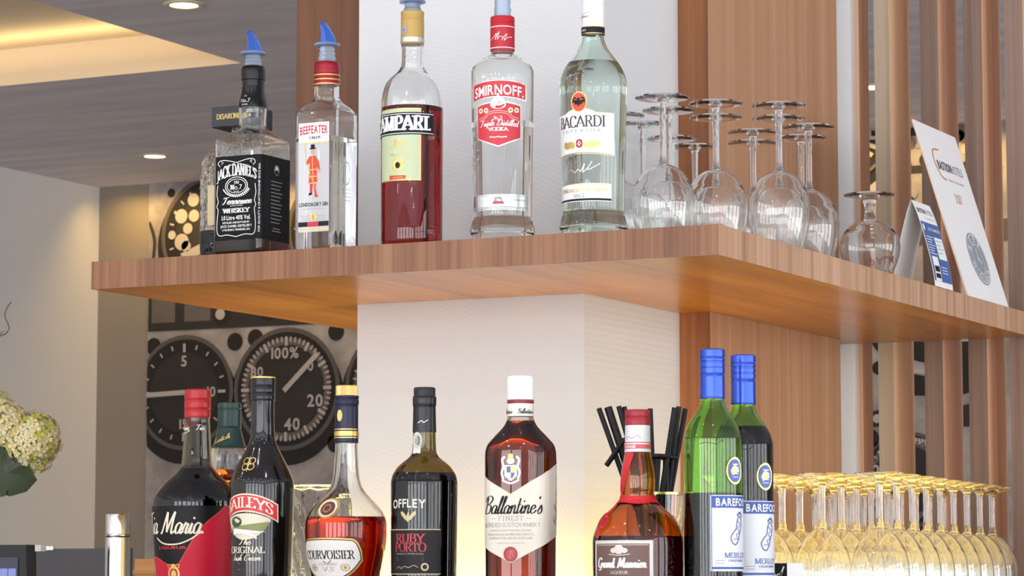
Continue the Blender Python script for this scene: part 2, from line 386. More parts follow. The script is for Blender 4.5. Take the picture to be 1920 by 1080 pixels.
# ------------------------------------------------------------------ bottles
class Bottle:
    """profile rows are (photo row, half width in px[, half depth px, corner px]); turned into metres at the bottle's own distance"""
    def __init__(b, name, label, X, Y, z0, prof, rz=0.0, seg=56, group=None, cat='bottle'):
        b.root = thing(name, label, cat, (X, Y, z0), rz, group); b.X, b.Y, b.z0, b.seg = X, Y, z0, seg
        b.prof = []
        for row in crom(prof, 5):
            z = zof(X, Y, row[0]); s = mpp(X, Y, z)
            hw = row[1]*s
            hd = row[2]*s if len(row) > 2 else hw; rc = row[3]*s if len(row) > 2 else hw
            b.prof.append((z - z0, hw, hd, min(rc, hw, hd)))
        b.prof.sort(key=lambda r: r[0])
        b.prof[0] = (0.0,) + b.prof[0][1:]
        b.rect = len(prof[0]) > 2; b.xl = 0.0
    def z(b, y): return zof(b.X, b.Y, y) - b.z0
    def s(b, z): return mpp(b.X, b.Y, z + b.z0)
    def sec(b, z):
        p = b.prof
        if z <= p[0][0]: return p[0][1:]
        for i in range(len(p)-1):
            if p[i][0] <= z <= p[i+1][0]:
                t = (z-p[i][0])/max(1e-9, p[i+1][0]-p[i][0]); return tuple(p[i][k]*(1-t)+p[i+1][k]*t for k in (1, 2, 3))
        return p[-1][1:]
    def place(b, u, y, lift=0.0):
        lift += b.xl
        z = b.z(y); r = min(b.sec(z)[:2]); d = Vector((CAM.x-b.X, CAM.y-b.Y, 0)).normalized()*r     # rows are read on the near face
        z = zof(b.X+d.x, b.Y+d.y, y) - b.z0; hw, hd, rc = b.sec(z); U = u*mpp(b.X+d.x, b.Y+d.y, z + b.z0); sg = 1 if U >= 0 else -1; U = abs(U)
        hw += lift; hd += lift; rc = rc + lift; a = hw-rc; q = rc*pi/2; sd = 2*(hd-rc)
        if U <= a: x, y_ = U, -hd
        elif U <= a+q: t = (U-a)/rc; x, y_ = a + rc*sin(t), -(hd-rc) - rc*cos(t)
        elif U <= a+q+sd: x, y_ = hw, -(hd-rc) + (U-a-q)
        elif U <= a+2*q+sd: t = (U-a-q-sd)/rc; x, y_ = a + rc*cos(t), (hd-rc) + rc*sin(t)
        else: x, y_ = a - (U-a-2*q-sd), hd
        return Vector((sg*x, y_, z))
    def ring(b, z, inset=0.0):
        hw, hd, rc = b.sec(z); hw = max(hw-inset, 1e-4); hd = max(hd-inset, 1e-4); rc = max(min(rc, hw+inset, hd+inset)-inset, 1e-4)
        if not b.rect: return [(hw*cos(2*pi*k/b.seg), hw*sin(2*pi*k/b.seg), z) for k in range(b.seg)]
        pts = []; n = 9
        for cxs, cys, a0 in ((1, -1, -pi/2), (1, 1, 0), (-1, 1, pi/2), (-1, -1, pi)):
            for k in range(n):
                a = a0 + pi/2*k/(n-1); pts.append((cxs*(hw-rc) + rc*cos(a), cys*(hd-rc) + rc*sin(a), z))
            # support points along the flat keep its shading flat
        return pts
    def zs(b, z0, z1):
        return [z0] + [p[0] for p in b.prof if z0 + 1e-5 < p[0] < z1 - 1e-5] + [z1]
    def body(b, y_top, mat, y_liq=None, wall=0.003, name='glass_body'):
        zt = b.z(y_top); mb = MB(); out = [b.ring(z) for z in b.zs(0.0, zt)]
        base = [(x*0.86, y*0.86, 0.0) for x, y, z in out[0]]
        base0 = [(x*0.97, y*0.97, 0.0) for x, y, z in out[0]]; out[0] = [(x, y, 0.002) for x, y, z in out[0]]
        rg = [[(x*.02, y*.02, 0.004) for x, y, z in base], [(x, y, 0.003) for x, y, z in base], base0] + out
        if y_liq is not None:
            zl = b.z(y_liq); inn = [b.ring(z, wall) for z in b.zs(zl, zt)][::-1]
            fl = [(x*0.05, y*0.05, zl) for x, y, z in inn[-1]]
            mb.rings(rg + inn + [fl], mat, True, True, True)
        else: mb.rings(rg, mat, True, True, True)
        fixn(mb); return mb.build(name, b.root, ang=50)
    def liquid(b, y_liq, mat, wall=0.0032):
        zl = b.z(y_liq) - 0.0004; mb = MB(); rg = [b.ring(z, wall) for z in b.zs(0.0065, zl)]
        mb.rings(rg, mat, True, True, True); fixn(mb); return mb.build('liquid', b.root, ang=50)
    def sleeve(b, name, y0, y1, mat, lift=0.0005, rows=None, cap=True, parent=None, extra=None):
        """cap or foil over the profile between two rows; rows = [(row, extra px)] adds beads and grooves"""
        mb = MB(); z1, z0 = b.z(y0), b.z(y1)
        rg = []
        if rows:
            for i, (y, e) in enumerate(rows):
                if i:
                    y_, e_ = rows[i-1]; k = int(abs(y-y_)/5)
                    for j in range(1, k+1):
                        t = j/(k+1); z = b.z(y_+(y-y_)*t); rg.append(b.ring(z, -(lift + (e_+(e-e_)*t)*b.s(z))))
                z = b.z(y); rg.append(b.ring(z, -(lift + e*b.s(z))))
        else:
            rg = [b.ring(z, -lift) for z in b.zs(z0, z1)]
        if rg[0][0][2] > rg[-1][0][2]: rg = rg[::-1]
        mb.rings(rg, mat, True, cap, cap)
        if extra: b.xl = .0005; extra(mb); b.xl = 0.0
        fixn(mb); return mb.build(name, parent or b.root, ang=40)
    def label(b, name, fn, lab=None, parent=None):
        mb = MB(); fn(mb, b.place); o = mb.build(name, parent or b.root, smooth=True, ang=60, merge=0)
        if lab: o['label'] = lab
        return o

# ------------------------------------------------------------------ the room
FLOOR, CEIL = -1.76, 0.94
PLASTER = pr('plaster', (0.66, 0.645, 0.62), 0.7, noise=0.03, nscale=6, bump=0.25)
PILLAR = pr('pillar_plaster', (0.65, 0.66, 0.665), 0.62, noise=0.015, nscale=30, bump=0.0)
def comb_bump(m):                                  # combed plaster: fine arcs
    nt = m.node_tree; N, K = nt.nodes, nt.links; b = N['Principled BSDF']
    tc = N.new('ShaderNodeTexCoord'); mp = N.new('ShaderNodeMapping'); K.new(tc.outputs['Object'], mp.inputs[0]); mp.inputs['Location'].default_value = (0.86, 0.0, 0.62)
    mp.inputs['Scale'].default_value = (1, 0.0, 1)
    w = N.new('ShaderNodeTexWave'); w.wave_type = 'RINGS'; w.rings_direction = 'SPHERICAL'; w.inputs['Scale'].default_value = 42; w.inputs['Distortion'].default_value = 2.0; w.inputs['Detail'].default_value = 2
    K.new(mp.outputs[0], w.inputs['Vector'])
    bp = N.new('ShaderNodeBump'); bp.inputs['Strength'].default_value = 0.10; bp.inputs['Distance'].default_value = 0.0010
    K.new(w.outputs['Fac'], bp.inputs['Height']); K.new(bp.outputs[0], b.inputs['Normal'])
comb_bump(PILLAR)
BEIGE = pr('beige_wall_paint', srgb(152, 140, 126), 0.75, noise=0.05, nscale=2.5)
LIGHTWALL = pr('pale_wall_paint', srgb(242, 240, 238), 0.7)
def streaky(name, c0, c1):
    m, nt, N, K = nodes_of(name); b = N['Principled BSDF']; b.inputs['Roughness'].default_value = 0.8
    tc = N.new('ShaderNodeTexCoord'); mp = N.new('ShaderNodeMapping'); K.new(tc.outputs['Object'], mp.inputs[0]); mp.inputs['Scale'].default_value = (1.2, 9, 1)
    nz = N.new('ShaderNodeTexNoise'); nz.inputs['Scale'].default_value = 1.3; nz.inputs['Detail'].default_value = 4; K.new(mp.outputs[0], nz.inputs['Vector'])
    r = N.new('ShaderNodeValToRGB'); r.color_ramp.elements[0].position = 0.35; r.color_ramp.elements[1].position = 0.68
    r.color_ramp.elements[0].color = (*c0, 1); r.color_ramp.elements[1].color = (*c1, 1)
    K.new(nz.outputs['Fac'], r.inputs[0]); K.new(r.outputs[0], b.inputs['Base Color']); return m
CEILM = streaky('grey_ceiling', srgb(214, 213, 226), srgb(236, 234, 242))
RECESS = pr('recess_paint', srgb(238, 222, 196), 0.7)
FLOORM = wood('floor_boards', srgb(200, 196, 192), srgb(212, 208, 204), srgb(222, 219, 216), 'X', 0.4)
XL, XR, YB, YF = -4.51, 5.2, 4.94, -7.2

mb = MB(); mb.box((XL-.1, YF-.1, FLOOR-.06), (XR+.1, YB+.1, FLOOR), FLOORM); struct(mb.build('floor', smooth=False))
# ceiling with a rectangular recess
RX0, RX1, RY0, RY1, RH = XL, -2.69, -1.4, 3.02, 0.107
mb = MB()
for lo, hi in (((RX1, YF-.1), (XR+.1, YB+.1)), ((XL-.1, RY1), (RX1, YB+.1)), ((XL-.1, YF-.1), (RX1, RY0))):
    mb.box((lo[0], lo[1], CEIL), (hi[0], hi[1], CEIL+.2), CEILM)
for f in mb.bm.faces:                                # inner faces of the recess are pale paint
    c = f.calc_center_median(); n = f.normal
    if c.z > CEIL+.05 and c.x <= RX1+.001 and RY0-.01 <= c.y <= RY1+.01: f.material_index = mb.mi(RECESS)
for i, (a, b_) in enumerate((((RX1-.0005, RY0), (RX1-.0005, RY1)), ((RX1, RY1-.0005), (RX0, RY1-.0005)))):
    mb.poly([(a[0], a[1], CEIL), (b_[0], b_[1], CEIL), (b_[0], b_[1], CEIL+.107), (a[0], a[1], CEIL+.107)], RECESS)
mb.box((XL-.1, RY0, CEIL+RH), (RX1, RY1, CEIL+.2), RECESS)
struct(mb.build('ceiling', smooth=False))
mb = MB(); mb.box((XL-.1, YB, FLOOR), (XR+.1, YB+.1, CEIL), BEIGE); struct(mb.build('wall_back', smooth=False))
mb = MB(); mb.box((XL-.1, YF, FLOOR), (XL, YB, CEIL+.2), LIGHTWALL); struct(mb.build('wall_left', smooth=False))
# wall behind the camera with its row of windows
wins = [(-4.0+i*1.5, -2.85+i*1.5) for i in range(6)]; wz0, wz1 = -1.00, 0.80
mb = MB(); x = XL
for a, b_ in wins:
    mb.box((x, YF-.1, FLOOR), (a, YF, CEIL), LIGHTWALL); mb.box((a, YF-.1, FLOOR), (b_, YF, wz0), LIGHTWALL); mb.box((a, YF-.1, wz1), (b_, YF, CEIL), LIGHTWALL); x = b_
mb.box((x, YF-.1, FLOOR), (XR, YF, CEIL), LIGHTWALL); struct(mb.build('wall_front', smooth=False))
SKYM = emis('window_daylight', (0.92, 0.96, 1.0), WIN); SKYR = emis('side_window_daylight', (0.94, 0.97, 1.0), WINR); FRM = pr('window_frame_paint', (0.08, 0.08, 0.085), 0.4)
for i, (a, b_) in enumerate(wins):
    mb = MB(); mb.poly([(a, YF-.06, wz0), (b_, YF-.06, wz0), (b_, YF-.06, wz1), (a, YF-.06, wz1)][::-1], SKYM)
    for q in ((a, a+.04), ((a+b_)/2-.02, (a+b_)/2+.02), (b_-.04, b_)): mb.box((q[0], YF-.055, wz0), (q[1], YF-.01, wz1), FRM)
    for q in (wz0, 0.2, wz1-.04): mb.box((a, YF-.055, q), (b_, YF-.01, q+.04), FRM)
    struct(mb.build('window_%d' % (i+1), smooth=False))

# side wall with windows too
winr = [(-6.4+i*1.6, -5.1+i*1.6) for i in range(6)]
mb = MB(); y = YF
for a, b_ in winr:
    mb.box((XR, y, FLOOR), (XR+.1, a, CEIL), LIGHTWALL); mb.box((XR, a, FLOOR), (XR+.1, b_, wz0), LIGHTWALL); mb.box((XR, a, wz1), (XR+.1, b_, CEIL), LIGHTWALL); y = b_
mb.box((XR, y, FLOOR), (XR+.1, YB, CEIL), LIGHTWALL); struct(mb.build('wall_right', smooth=False))
for i, (a, b_) in enumerate(winr):
    mb = MB(); mb.poly([(XR+.06, a, wz0), (XR+.06, b_, wz0), (XR+.06, b_, wz1), (XR+.06, a, wz1)], SKYR)
    for q in ((a, a+.04), ((a+b_)/2-.02, (a+b_)/2+.02), (b_-.04, b_)): mb.box((XR+.01, q[0], wz0), (XR+.055, q[1], wz1), FRM)
    for q in (wz0, 0.2, wz1-.04): mb.box((XR+.01, a, q), (XR+.055, b_, q+.04), FRM)
    struct(mb.build('window_%d' % (i+7), smooth=False))

# recessed downlights
LAMP = emis('downlight_lamp', (1.0, 0.90, 0.66), 9.0); RIM = pr('downlight_rim', srgb(214, 200, 170), 0.4)
dl = []
for (x, y), lb in (((-2.381, 2.262), 'round recessed downlight at the top edge beside the lit ceiling recess'), ((-3.883, 4.367), 'round recessed downlight near the back wall above the flowers'),
                   ((-1.247, 4.174), 'small round downlight glimpsed between the wooden slats')):
    t = thing('downlight', lb, 'ceiling light', (x, y, CEIL), 0, 'recessed ceiling downlights')
    mb = MB(); mb.lathe([(.036, 0), (.036, -.004), (.046, -.006), (.052, -.003), (.052, 0)], RIM, 32, False, False); fixn(mb); mb.build('rim', t)
    mb = MB(); mb.lathe([(.036, -.0015), (.020, -.0022), (.001, -.0025)], LAMP, 32, False, True); fixn(mb); mb.build('lamp', t)

# ------------------------------------------------------------------ printed mural: cockpit dials
MUR0, MUR1, MZ0, MZ1, MY = -4.289, 0.9, -0.43, CEIL, YB-.004
def grime(name, c0, c1, sc):
    m, nt, N, K = nodes_of(name); b = N['Principled BSDF']; b.inputs['Roughness'].default_value = 0.7
    tc = N.new('ShaderNodeTexCoord'); nz = N.new('ShaderNodeTexNoise'); nz.inputs['Scale'].default_value = sc; nz.inputs['Detail'].default_value = 6; nz.inputs['Roughness'].default_value = .65
    K.new(tc.outputs['Object'], nz.inputs['Vector']); r = N.new('ShaderNodeValToRGB'); r.color_ramp.elements[0].position = .36; r.color_ramp.elements[1].position = .66
    r.color_ramp.elements[0].color = (*c0, 1); r.color_ramp.elements[1].color = (*c1, 1); K.new(nz.outputs['Fac'], r.inputs[0]); K.new(r.outputs[0], b.inputs['Base Color']); return m
M_PLATE = grime('mural_plate', srgb(140, 130, 127), srgb(186, 177, 172), 5); M_DARK = pr('mural_dark', srgb(48, 43, 41), .7, noise=.25, nscale=9)
M_BLACK = pr('mural_black', srgb(32, 28, 27), .7, noise=.2, nscale=9); M_MID = pr('mural_mid', srgb(104, 94, 89), .7, noise=.2, nscale=12)
M_LIGHT = pr('mural_light', srgb(186, 176, 168), .7); M_RING = pr('mural_ring', srgb(92, 84, 80), .7)
mb = MB(); mb.box((MUR0, MY, MZ0), (MUR1, YB-.0005, MZ1), M_PLATE)
def mp_(u, v, lift=0.0): return (min(MUR1-.003, max(MUR0+.003, u)), MY - .0005 - lift, min(MZ1-.003, max(MZ0+.003, v)))
MPL = lambda u, y, lift=0: mp_(u, -y, lift)
def mdisc(x, z, r, mat, lift, hole=0.0): disc(mb, MPL, x, -z, r, r, mat, lift, 40, hole)
def mrect(x0, z0, x1, z1, mat, lift): pol(mb, MPL, [(x0, -z0), (x1, -z0), (x1, -z1), (x0, -z1)], mat, lift)
def mline(x0, z0, x1, z1, w, mat, lift): line(mb, MPL, [(x0, -z0), (x1, -z1)], w, mat, lift)
def mtext(s, x, z, h, mat=M_LIGHT, font='bold'): text(mb, MPL, s, x, -z-h*.12, h*.76, mat, font, lift=.006)
def gauge(x, z, r, ticks, labs, needle, a0=0, a1=360, ring=True):
    mdisc(x, z-.035*r/.2, r*1.14, M_BLACK, .001); mdisc(x, z, r*1.06, M_RING, .002); mdisc(x, z, r*.98, M_BLACK, .003)
    if ring: mdisc(x, z, r*.88, M_MID, .0035, .86)
    mdisc(x, z, r*.74, M_DARK, .004)
    for k in range(ticks):
        a = radians(a0 + (a1-a0)*k/ticks); lg = .16 if k % 5 == 0 else .09
        mline(x+sin(a)*r*.9, z+cos(a)*r*.9, x+sin(a)*r*(.9-lg), z+cos(a)*r*(.9-lg), .012*r/.2*(.9 if k % 5 == 0 else .5), M_LIGHT, .005)
    for s, a, q, h in labs: mtext(s, x+sin(radians(a))*r*q, z+cos(radians(a))*r*q-h/2, h)
    if needle is not None:
        a = radians(needle); mline(x-sin(a)*r*.05, z-cos(a)*r*.05, x+sin(a)*r*.86, z+cos(a)*r*.86, .018*r/.2, M_LIGHT, .007); 
for x in (-4.62+.52*k for k in range(0)): pass
# dark strip with fuses along the top of the lower panel
mrect(MUR0, .40, -2.0, .60, M_DARK, .0006); mrect(-4.27, .43, -4.17, .56, M_MID, .0012); mrect(-4.13, .43, -4.02, .56, M_MID, .0012); mrect(MUR0, .56, MUR1, .63, M_MID, .0008)
for x, z in ((-3.97, .445), (-3.78, .455), (-3.64, .45), (-3.48, .45), (-3.3, .45)): mdisc(x, z, .036, M_BLACK, .001); mdisc(x-.008, z+.006, .02, M_LIGHT, .002)
for x, z in ((-3.915, .35), (-3.50, .37), (-3.83, .36), (-3.50, -.02), (-3.93, -.05), (-3.36, .37), (-4.26, .345)): mdisc(x, z, .032, M_BLACK, .001)
gauge(-4.126, .176, .195, 20, [('5', 0, .58, .05), ('10', 90, .6, .045), ('15', 180, .58, .045)], -92, ring=False)
gauge(-3.700, .176, .205, 60, [('100%', -2, .62, .05), ('0', 52, .62, .045), ('20', 110, .62, .055), ('40', 168, .62, .055), ('80', -62, .66, .045)], 47)
gauge(-3.255, .176, .195, 40, [('5', 0, .58, .05), ('10', 90, .6, .045)], 200)
for x in (-2.81, -2.38): gauge(x, .176, .195, 30, [('0', 0, .6, .05), ('6', 180, .6, .05)], 120)
# upper row, lit by the wall washer
gauge(-4.02, .74, .20, 24, [], None, ring=False)
for a, q, r in ((-100, .62, .03), (-60, .72, .026), (-75, .5, .02), (-30, .74, .024), (-125, .8, .018), (-45, .5, .022), (-88, .82, .016), (-110, .55, .02)):
    mdisc(-4.02+sin(radians(a))*.2*q, .74+cos(radians(a))*.2*q, r, M_LIGHT, .006)
mline(-4.14, .66, -3.98, .72, .035, M_LIGHT, .006)
mdisc(-4.192, .90, .016, M_BLACK, .002); line(mb, MPL, [(-4.286, -.80), (-4.262, -.73), (-4.27, -.64)], .012, M_DARK, .002)
for x in (-3.5, -3.0, -2.5): gauge(x, .74, .19, 24, [('5', 0, .6, .05)], 60)
# right hand part seen between the slats
def mq(px, py): p = at(px, py, Y=MY); return p.x, p.z
def mpix(pts, mat, lift): pol(mb, MPL, [(mq(x, y)[0], -mq(x, y)[1]) for x, y in pts], mat, lift)
mpix([(1560, 218), (1690, 208), (1690, 300), (1600, 372), (1560, 372)], M_BLACK, .001)
a_, c_ = mq(1626, 262); mtext('SL', a_, c_-.010, .082); mtext('3', mq(1672, 250)[0], mq(1672, 250)[1]-.03, .075)
for (x0, y0), (x1, y1) in (((1630, 272), (1645, 277)), ((1619, 281), (1637, 292)), ((1612, 296), (1627, 306)), ((1650, 264), (1664, 266))): mline(*mq(x0, y0), *mq(x1, y1), .014, M_LIGHT, .005)
mline(*mq(1612, 338), *mq(1662, 292), .010, M_MID, .006)
for q in ([(1700, 214), (1800, 206), (1800, 248), (1700, 256)], [(1700, 312), (1830, 302), (1830, 316), (1700, 326)], [(1786, 214), (1800, 210), (1796, 270), (1786, 262)]): mpix(q, M_DARK, .0015)
for k in range(30): x, z = mq(random.uniform(1700, 1830), random.uniform(225, 420)); mdisc(x, z, random.uniform(.008, .03), random.choice([M_DARK, M_MID, M_LIGHT, M_PLATE]), .003)
for q, mt in (([(1708, 640), (1740, 640), (1740, 682), (1708, 674)], M_BLACK), ([(1708, 700), (1740, 706), (1740, 742), (1708, 742)], M_BLACK), ([(1798, 640), (1822, 640), (1822, 735), (1798, 742)], M_BLACK), ([(1632, 640), (1650, 640), (1650, 662), (1642, 655)], M_BLACK),
              ([(1798, 762), (1822, 756), (1822, 800), (1798, 800)], M_DARK), ([(1708, 690), (1740, 694), (1740, 702), (1708, 698)], M_LIGHT), ([(1622, 775), (1650, 768), (1650, 800), (1622, 802)], M_DARK), ([(1708, 832), (1740, 832), (1740, 960), (1708, 960)], M_BLACK)): mpix(q, mt, .0016)
mdisc(*mq(1648, 690), .022, M_BLACK, .002); mdisc(*mq(1632, 822), .03, M_BLACK, .002); mdisc(*mq(1645, 785), .014, M_LIGHT, .003)
for k in range(5): mline(*mq(1714+k*6, 830+k*1.5), *mq(1712+k*6, 820+k), .008, M_LIGHT, .005)
gauge(mq(1700, 900)[0], mq(1700, 900)[1], .145, 40, [('40', 0, .6, .05), ('20', -70, .6, .05)], None)
gauge(-.72, -.05, .22, 40, [('5', 0, .6, .05), ('10', 90, .6, .045)], 30)
gauge(-.2, .1, .2, 40, [('0', 0, .6, .05)], 130)
tag(mb.build('wall_mural', smooth=False, merge=0), 'large sepia printed mural of round cockpit dials covering the back wall', 'mural')

# ------------------------------------------------------------------ pillar, cladding, shelf, slats
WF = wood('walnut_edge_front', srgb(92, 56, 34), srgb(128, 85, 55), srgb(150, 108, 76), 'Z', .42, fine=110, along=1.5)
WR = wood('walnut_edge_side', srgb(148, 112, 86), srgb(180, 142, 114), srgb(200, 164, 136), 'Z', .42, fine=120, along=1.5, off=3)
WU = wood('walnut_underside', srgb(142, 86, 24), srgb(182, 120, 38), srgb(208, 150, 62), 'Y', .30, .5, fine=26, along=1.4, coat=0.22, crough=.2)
WP = wood('walnut_panel', srgb(163, 122, 91), srgb(177, 135, 103), srgb(189, 149, 118), 'Z', .45, fine=105, along=.9, off=7)
WD = wood('walnut_panel_dark', srgb(72, 42, 24), srgb(104, 64, 38), srgb(128, 84, 52), 'Z', .5, fine=40, along=1.2, off=11)
WDR = wood('walnut_panel_front', srgb(98, 56, 30), srgb(142, 88, 52), srgb(166, 112, 70), 'Z', .5, fine=40, along=1.2, off=13)
T = 0.043
PX0, PX1, PY = -0.806, -0.396, 0.401
BASE = -0.535
mb = MB(); mb.box((PX0, PY, BASE), (PX1, 1.50, CEIL), PILLAR); struct(mb.build('pillar', smooth=False))
mb = MB(); mb.box((PX1+.0005, .777, BASE), (-.340, 1.404, CEIL), WP, {'front': WDR}); struct(mb.build('wall_panel_right', smooth=False)).name = 'trim_1'
mb = MB(); mb.box((-.956, .45, 0.0), (PX0-.0005, .82, CEIL), WD); struct(mb.build('trim_2', smooth=False))
mb = MB()
g_ = .0008
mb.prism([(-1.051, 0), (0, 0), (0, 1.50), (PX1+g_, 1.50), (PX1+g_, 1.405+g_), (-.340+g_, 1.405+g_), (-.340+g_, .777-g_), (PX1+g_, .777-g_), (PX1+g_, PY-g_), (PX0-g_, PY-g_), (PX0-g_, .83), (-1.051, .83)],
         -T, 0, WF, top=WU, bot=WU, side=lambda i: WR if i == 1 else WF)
shelf = mb.build('wall_shelf', smooth=False)
tag(shelf, 'thick walnut shelf wrapping around the white pillar, holding spirit bottles and upturned glasses', 'shelf')
# slatted screen
scr = thing('slat_screen', 'screen of upright wooden slats standing behind the right end of the walnut shelf', 'slat screen', (0, 1.51, BASE))
PALE = pr('white_lacquer', (0.92, 0.93, 0.93), .5)
tones = [((-.352-.0, -.345), None), ]
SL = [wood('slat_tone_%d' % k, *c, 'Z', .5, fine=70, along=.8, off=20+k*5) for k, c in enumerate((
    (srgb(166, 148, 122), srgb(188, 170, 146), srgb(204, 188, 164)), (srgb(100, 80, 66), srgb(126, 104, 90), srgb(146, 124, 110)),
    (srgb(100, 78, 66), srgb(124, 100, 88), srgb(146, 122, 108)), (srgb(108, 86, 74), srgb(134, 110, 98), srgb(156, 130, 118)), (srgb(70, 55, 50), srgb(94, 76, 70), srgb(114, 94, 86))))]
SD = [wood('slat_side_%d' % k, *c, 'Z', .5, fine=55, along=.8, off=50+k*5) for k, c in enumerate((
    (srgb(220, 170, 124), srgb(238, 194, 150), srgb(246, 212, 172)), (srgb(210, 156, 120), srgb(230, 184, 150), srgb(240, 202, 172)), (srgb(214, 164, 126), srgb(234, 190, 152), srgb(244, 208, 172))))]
zb, zt = 0.0, CEIL-BASE
def slat(x0, x1, d, mf, ms, name='slat', lab=None, y0=0.0):
    m = MB(); m.box((x0, y0, zb), (x1, y0+d, zt), ms, {'front': mf}); o = m.build(name, scr, smooth=False)
    if lab: o['label'] = lab
slat(-.3815, -.352, .03, PALE, PALE, 'edge_strip', 'narrow white edge strip beside the pillar')
slat(-.3815, -.345, .055, SD[1], SD[1], 'slat', y0=.0305)
xs = [-.303, -.211, -.125, -.045]
for k, x in enumerate(xs): slat(x, x+(.031 if k == 0 else .036), .118 if k else .118, SL[k], SD[k % 3])
slat(.035, .075, .11, SL[4], SD[1]); slat(.115, .155, .11, SL[4], SD[2])
# counter with a backlit inlay under the glasses
WC = wood('counter_wood', srgb(84, 56, 36), srgb(108, 74, 48), srgb(126, 90, 62), 'X', .35, fine=40, along=1.2, off=31)
CX0, CX1, CY0, CY1 = -1.42, 0.46, -0.75, 1.62
cnt = thing('bar_counter', 'wooden bar counter below the picture carrying the lower row of bottles and glasses', 'counter', (0, 0, FLOOR))
mb = MB(); mb.box((CX0, CY0, 0.0), (CX1, CY1, BASE-.03-FLOOR), WC); mb.build('carcass', cnt, smooth=False)
mb = MB(); mb.box((CX0-.02, CY0-.02, BASE-.03-FLOOR), (CX1+.02, CY1, BASE-.0025-FLOOR), WC); mb.build('worktop', cnt, smooth=False)
GLOW = emis('backlit_panel', (1.0, 0.68, 0.13), PANEL); LEDS = emis('led_strip', (1.0, 0.70, 0.16), STRIP)
for q in ((PX0-.01, PY-.047, PX1+.045, PY-.020), (PX1+.020, PY-.018, PX1+.045, .76), (PX1+.09, .26, .17, 1.20), (-1.06, .30, PX0-.02, .80)):
    GLW = LEDS if q[0] in (PX0-.01, PX1+.020) else (emis('backlit_panel_strong', (1.0, 0.74, 0.20), PANEL*3.2) if q[0] == -1.06 else GLOW)
    m = MB(); m.box((q[0], q[1], BASE-.0024-FLOOR), (q[2], q[3], BASE-FLOOR), WC, {'top': GLW}); m.build('light_panel', cnt, smooth=False)
for q in ((CX0, CY0, CX1, .0985), (CX0, .0985, -1.0605, CY1-.02)):
    m = MB(); m.box((q[0], q[1], BASE-.0024-FLOOR), (q[2], q[3], BASE-FLOOR), WC); m.build('top_board', cnt, smooth=False)
mb = MB(); mb.box((-4.3, .2, 0), (-1.60, 2.9, -.80-FLOOR), WC)
tag(mb.build('back_counter', loc=(0, 0, FLOOR), smooth=False), 'low back counter at the left below the picture under the flowers and till', 'counter')

# ------------------------------------------------------------------ spirits on the wall shelf
CLEAR = glass('clear_glass', (.985, .99, .985)); RUMG = glass('greenish_glass', (.93, .975, .95))
def pos(px, Y, py=430): p = at(px, py, Y=Y); return p.x, Y
BLUEP = pr('blue_pourer_plastic', (.10, .27, .93), .12, trans=.7, ior=1.35); MILKP = pr('milky_plastic', (.62, .74, .90), .3, trans=.75, ior=1.4)
PLEMBOSS = pr('clear_embossing', (.85, .87, .86), .2)
def pourer(b, y_ring, y_neck, cut=None, lean=-1):
    """free-pour stopper: ribbed plug, round flange, bent blue spout"""
    z = b.z(y_ring); s = b.s(z); t = bpy.data.objects.new('pourer', None); COL.objects.link(t); t.parent = b.root; t.location = (0, 0, z); t['label'] = 'blue free-pour spout'
    zn = b.z(y_neck) - z; m = MB(); pr_ = [(.001, zn-.012), (10*s, zn-.012), (13.5*s, zn+.0005)]
    k = 4
    for i in range(k):
        za = zn + (0-zn)*(i/k); zb_ = zn + (0-zn)*((i+.5)/k); pr_ += [(17.5*s - i*.9*s, za+.001), (15*s - i*.9*s, zb_+.0005)]
    pr_ += [(14*s, -.003), (24*s, -.0015), (25*s, 0), (24*s, .002), (12*s, .003), (.001, .003)]
    m.lathe(pr_, MILKP, 32, True, True); fixn(m); m.build('collar', t)
    m = MB(); S = lambda a, c: (a*s*lean*-1, 0, c*s)
    path = [(2, 2), (2.5, 9), (0, 19), (-5.5, 29), (-12, 38), (-16, 43)]; rad = [16, 14.5, 11.5, 9, 7.2, 6.2]
    pp = crom([(a, c, r) for (a, c), r in zip(path, rad)], 4)
    m.tube([(-a*s*lean*-1 if False else a*s, 0, c*s) for a, c, r in pp], [r*s for a, c, r in pp], BLUEP, 20); fixn(m)
    o = m.build('spout', t); o.rotation_euler = (0, 0, radians(-28)); return t

# --- square Tennessee whiskey bottle
X, Y = pos(472, .085); J = lambda y, w, c=10: (y, w, w, c)
b = Bottle('whiskey_bottle', 'nearly empty square whiskey bottle with black label, black neck and blue spout', X, Y, 0.0,
  [(476, 52, 52, 10), (470, 54, 54, 11), (470, 54, 54, 11), (300, 54, 54, 11), (272, 54, 54, 11), (264, 51, 51, 14), (256, 43, 43, 24), (247, 33.5, 33.5, 30), (240, 28, 28, 28), (232, 26, 26, 26), (215, 26.5, 26.5, 26.5),
   (203, 27, 27, 27), (192, 25.5, 25.5, 25.5), (178, 22, 22, 22), (165, 20.5, 20.5, 20.5), (158, 20.5, 20.5, 20.5), (129, 20.5, 20.5, 20.5), (127, 19, 19, 19)])
b.body(129, CLEAR, 447); b.liquid(447, tint('whiskey_amber', (.46, .17, .05)))
FOILB = pr('black_foil', (.007, .007, .008), .2, spec=.35)
b.sleeve('neck_sleeve', 126, 204, FOILB, extra=None)
b.sleeve('collar_band', 128, 152, FOILB, rows=[(152, .2), (151, 1.6), (140, 1.8), (130, 1.6), (127.5, .6), (127, -3)])
def f(m, P):
    text(m, P, 'Old', -1, 181, 3.4, SILVER, 'serif', lift=.0012); text(m, P, 'No.7', -1, 191, 7, SILVER, 'bold', lift=.0012); text(m, P, 'BRAND', -1, 196.5, 2.6, SILVER, lift=.0012)
b.label('neck_print', f, 'silver neck lettering')
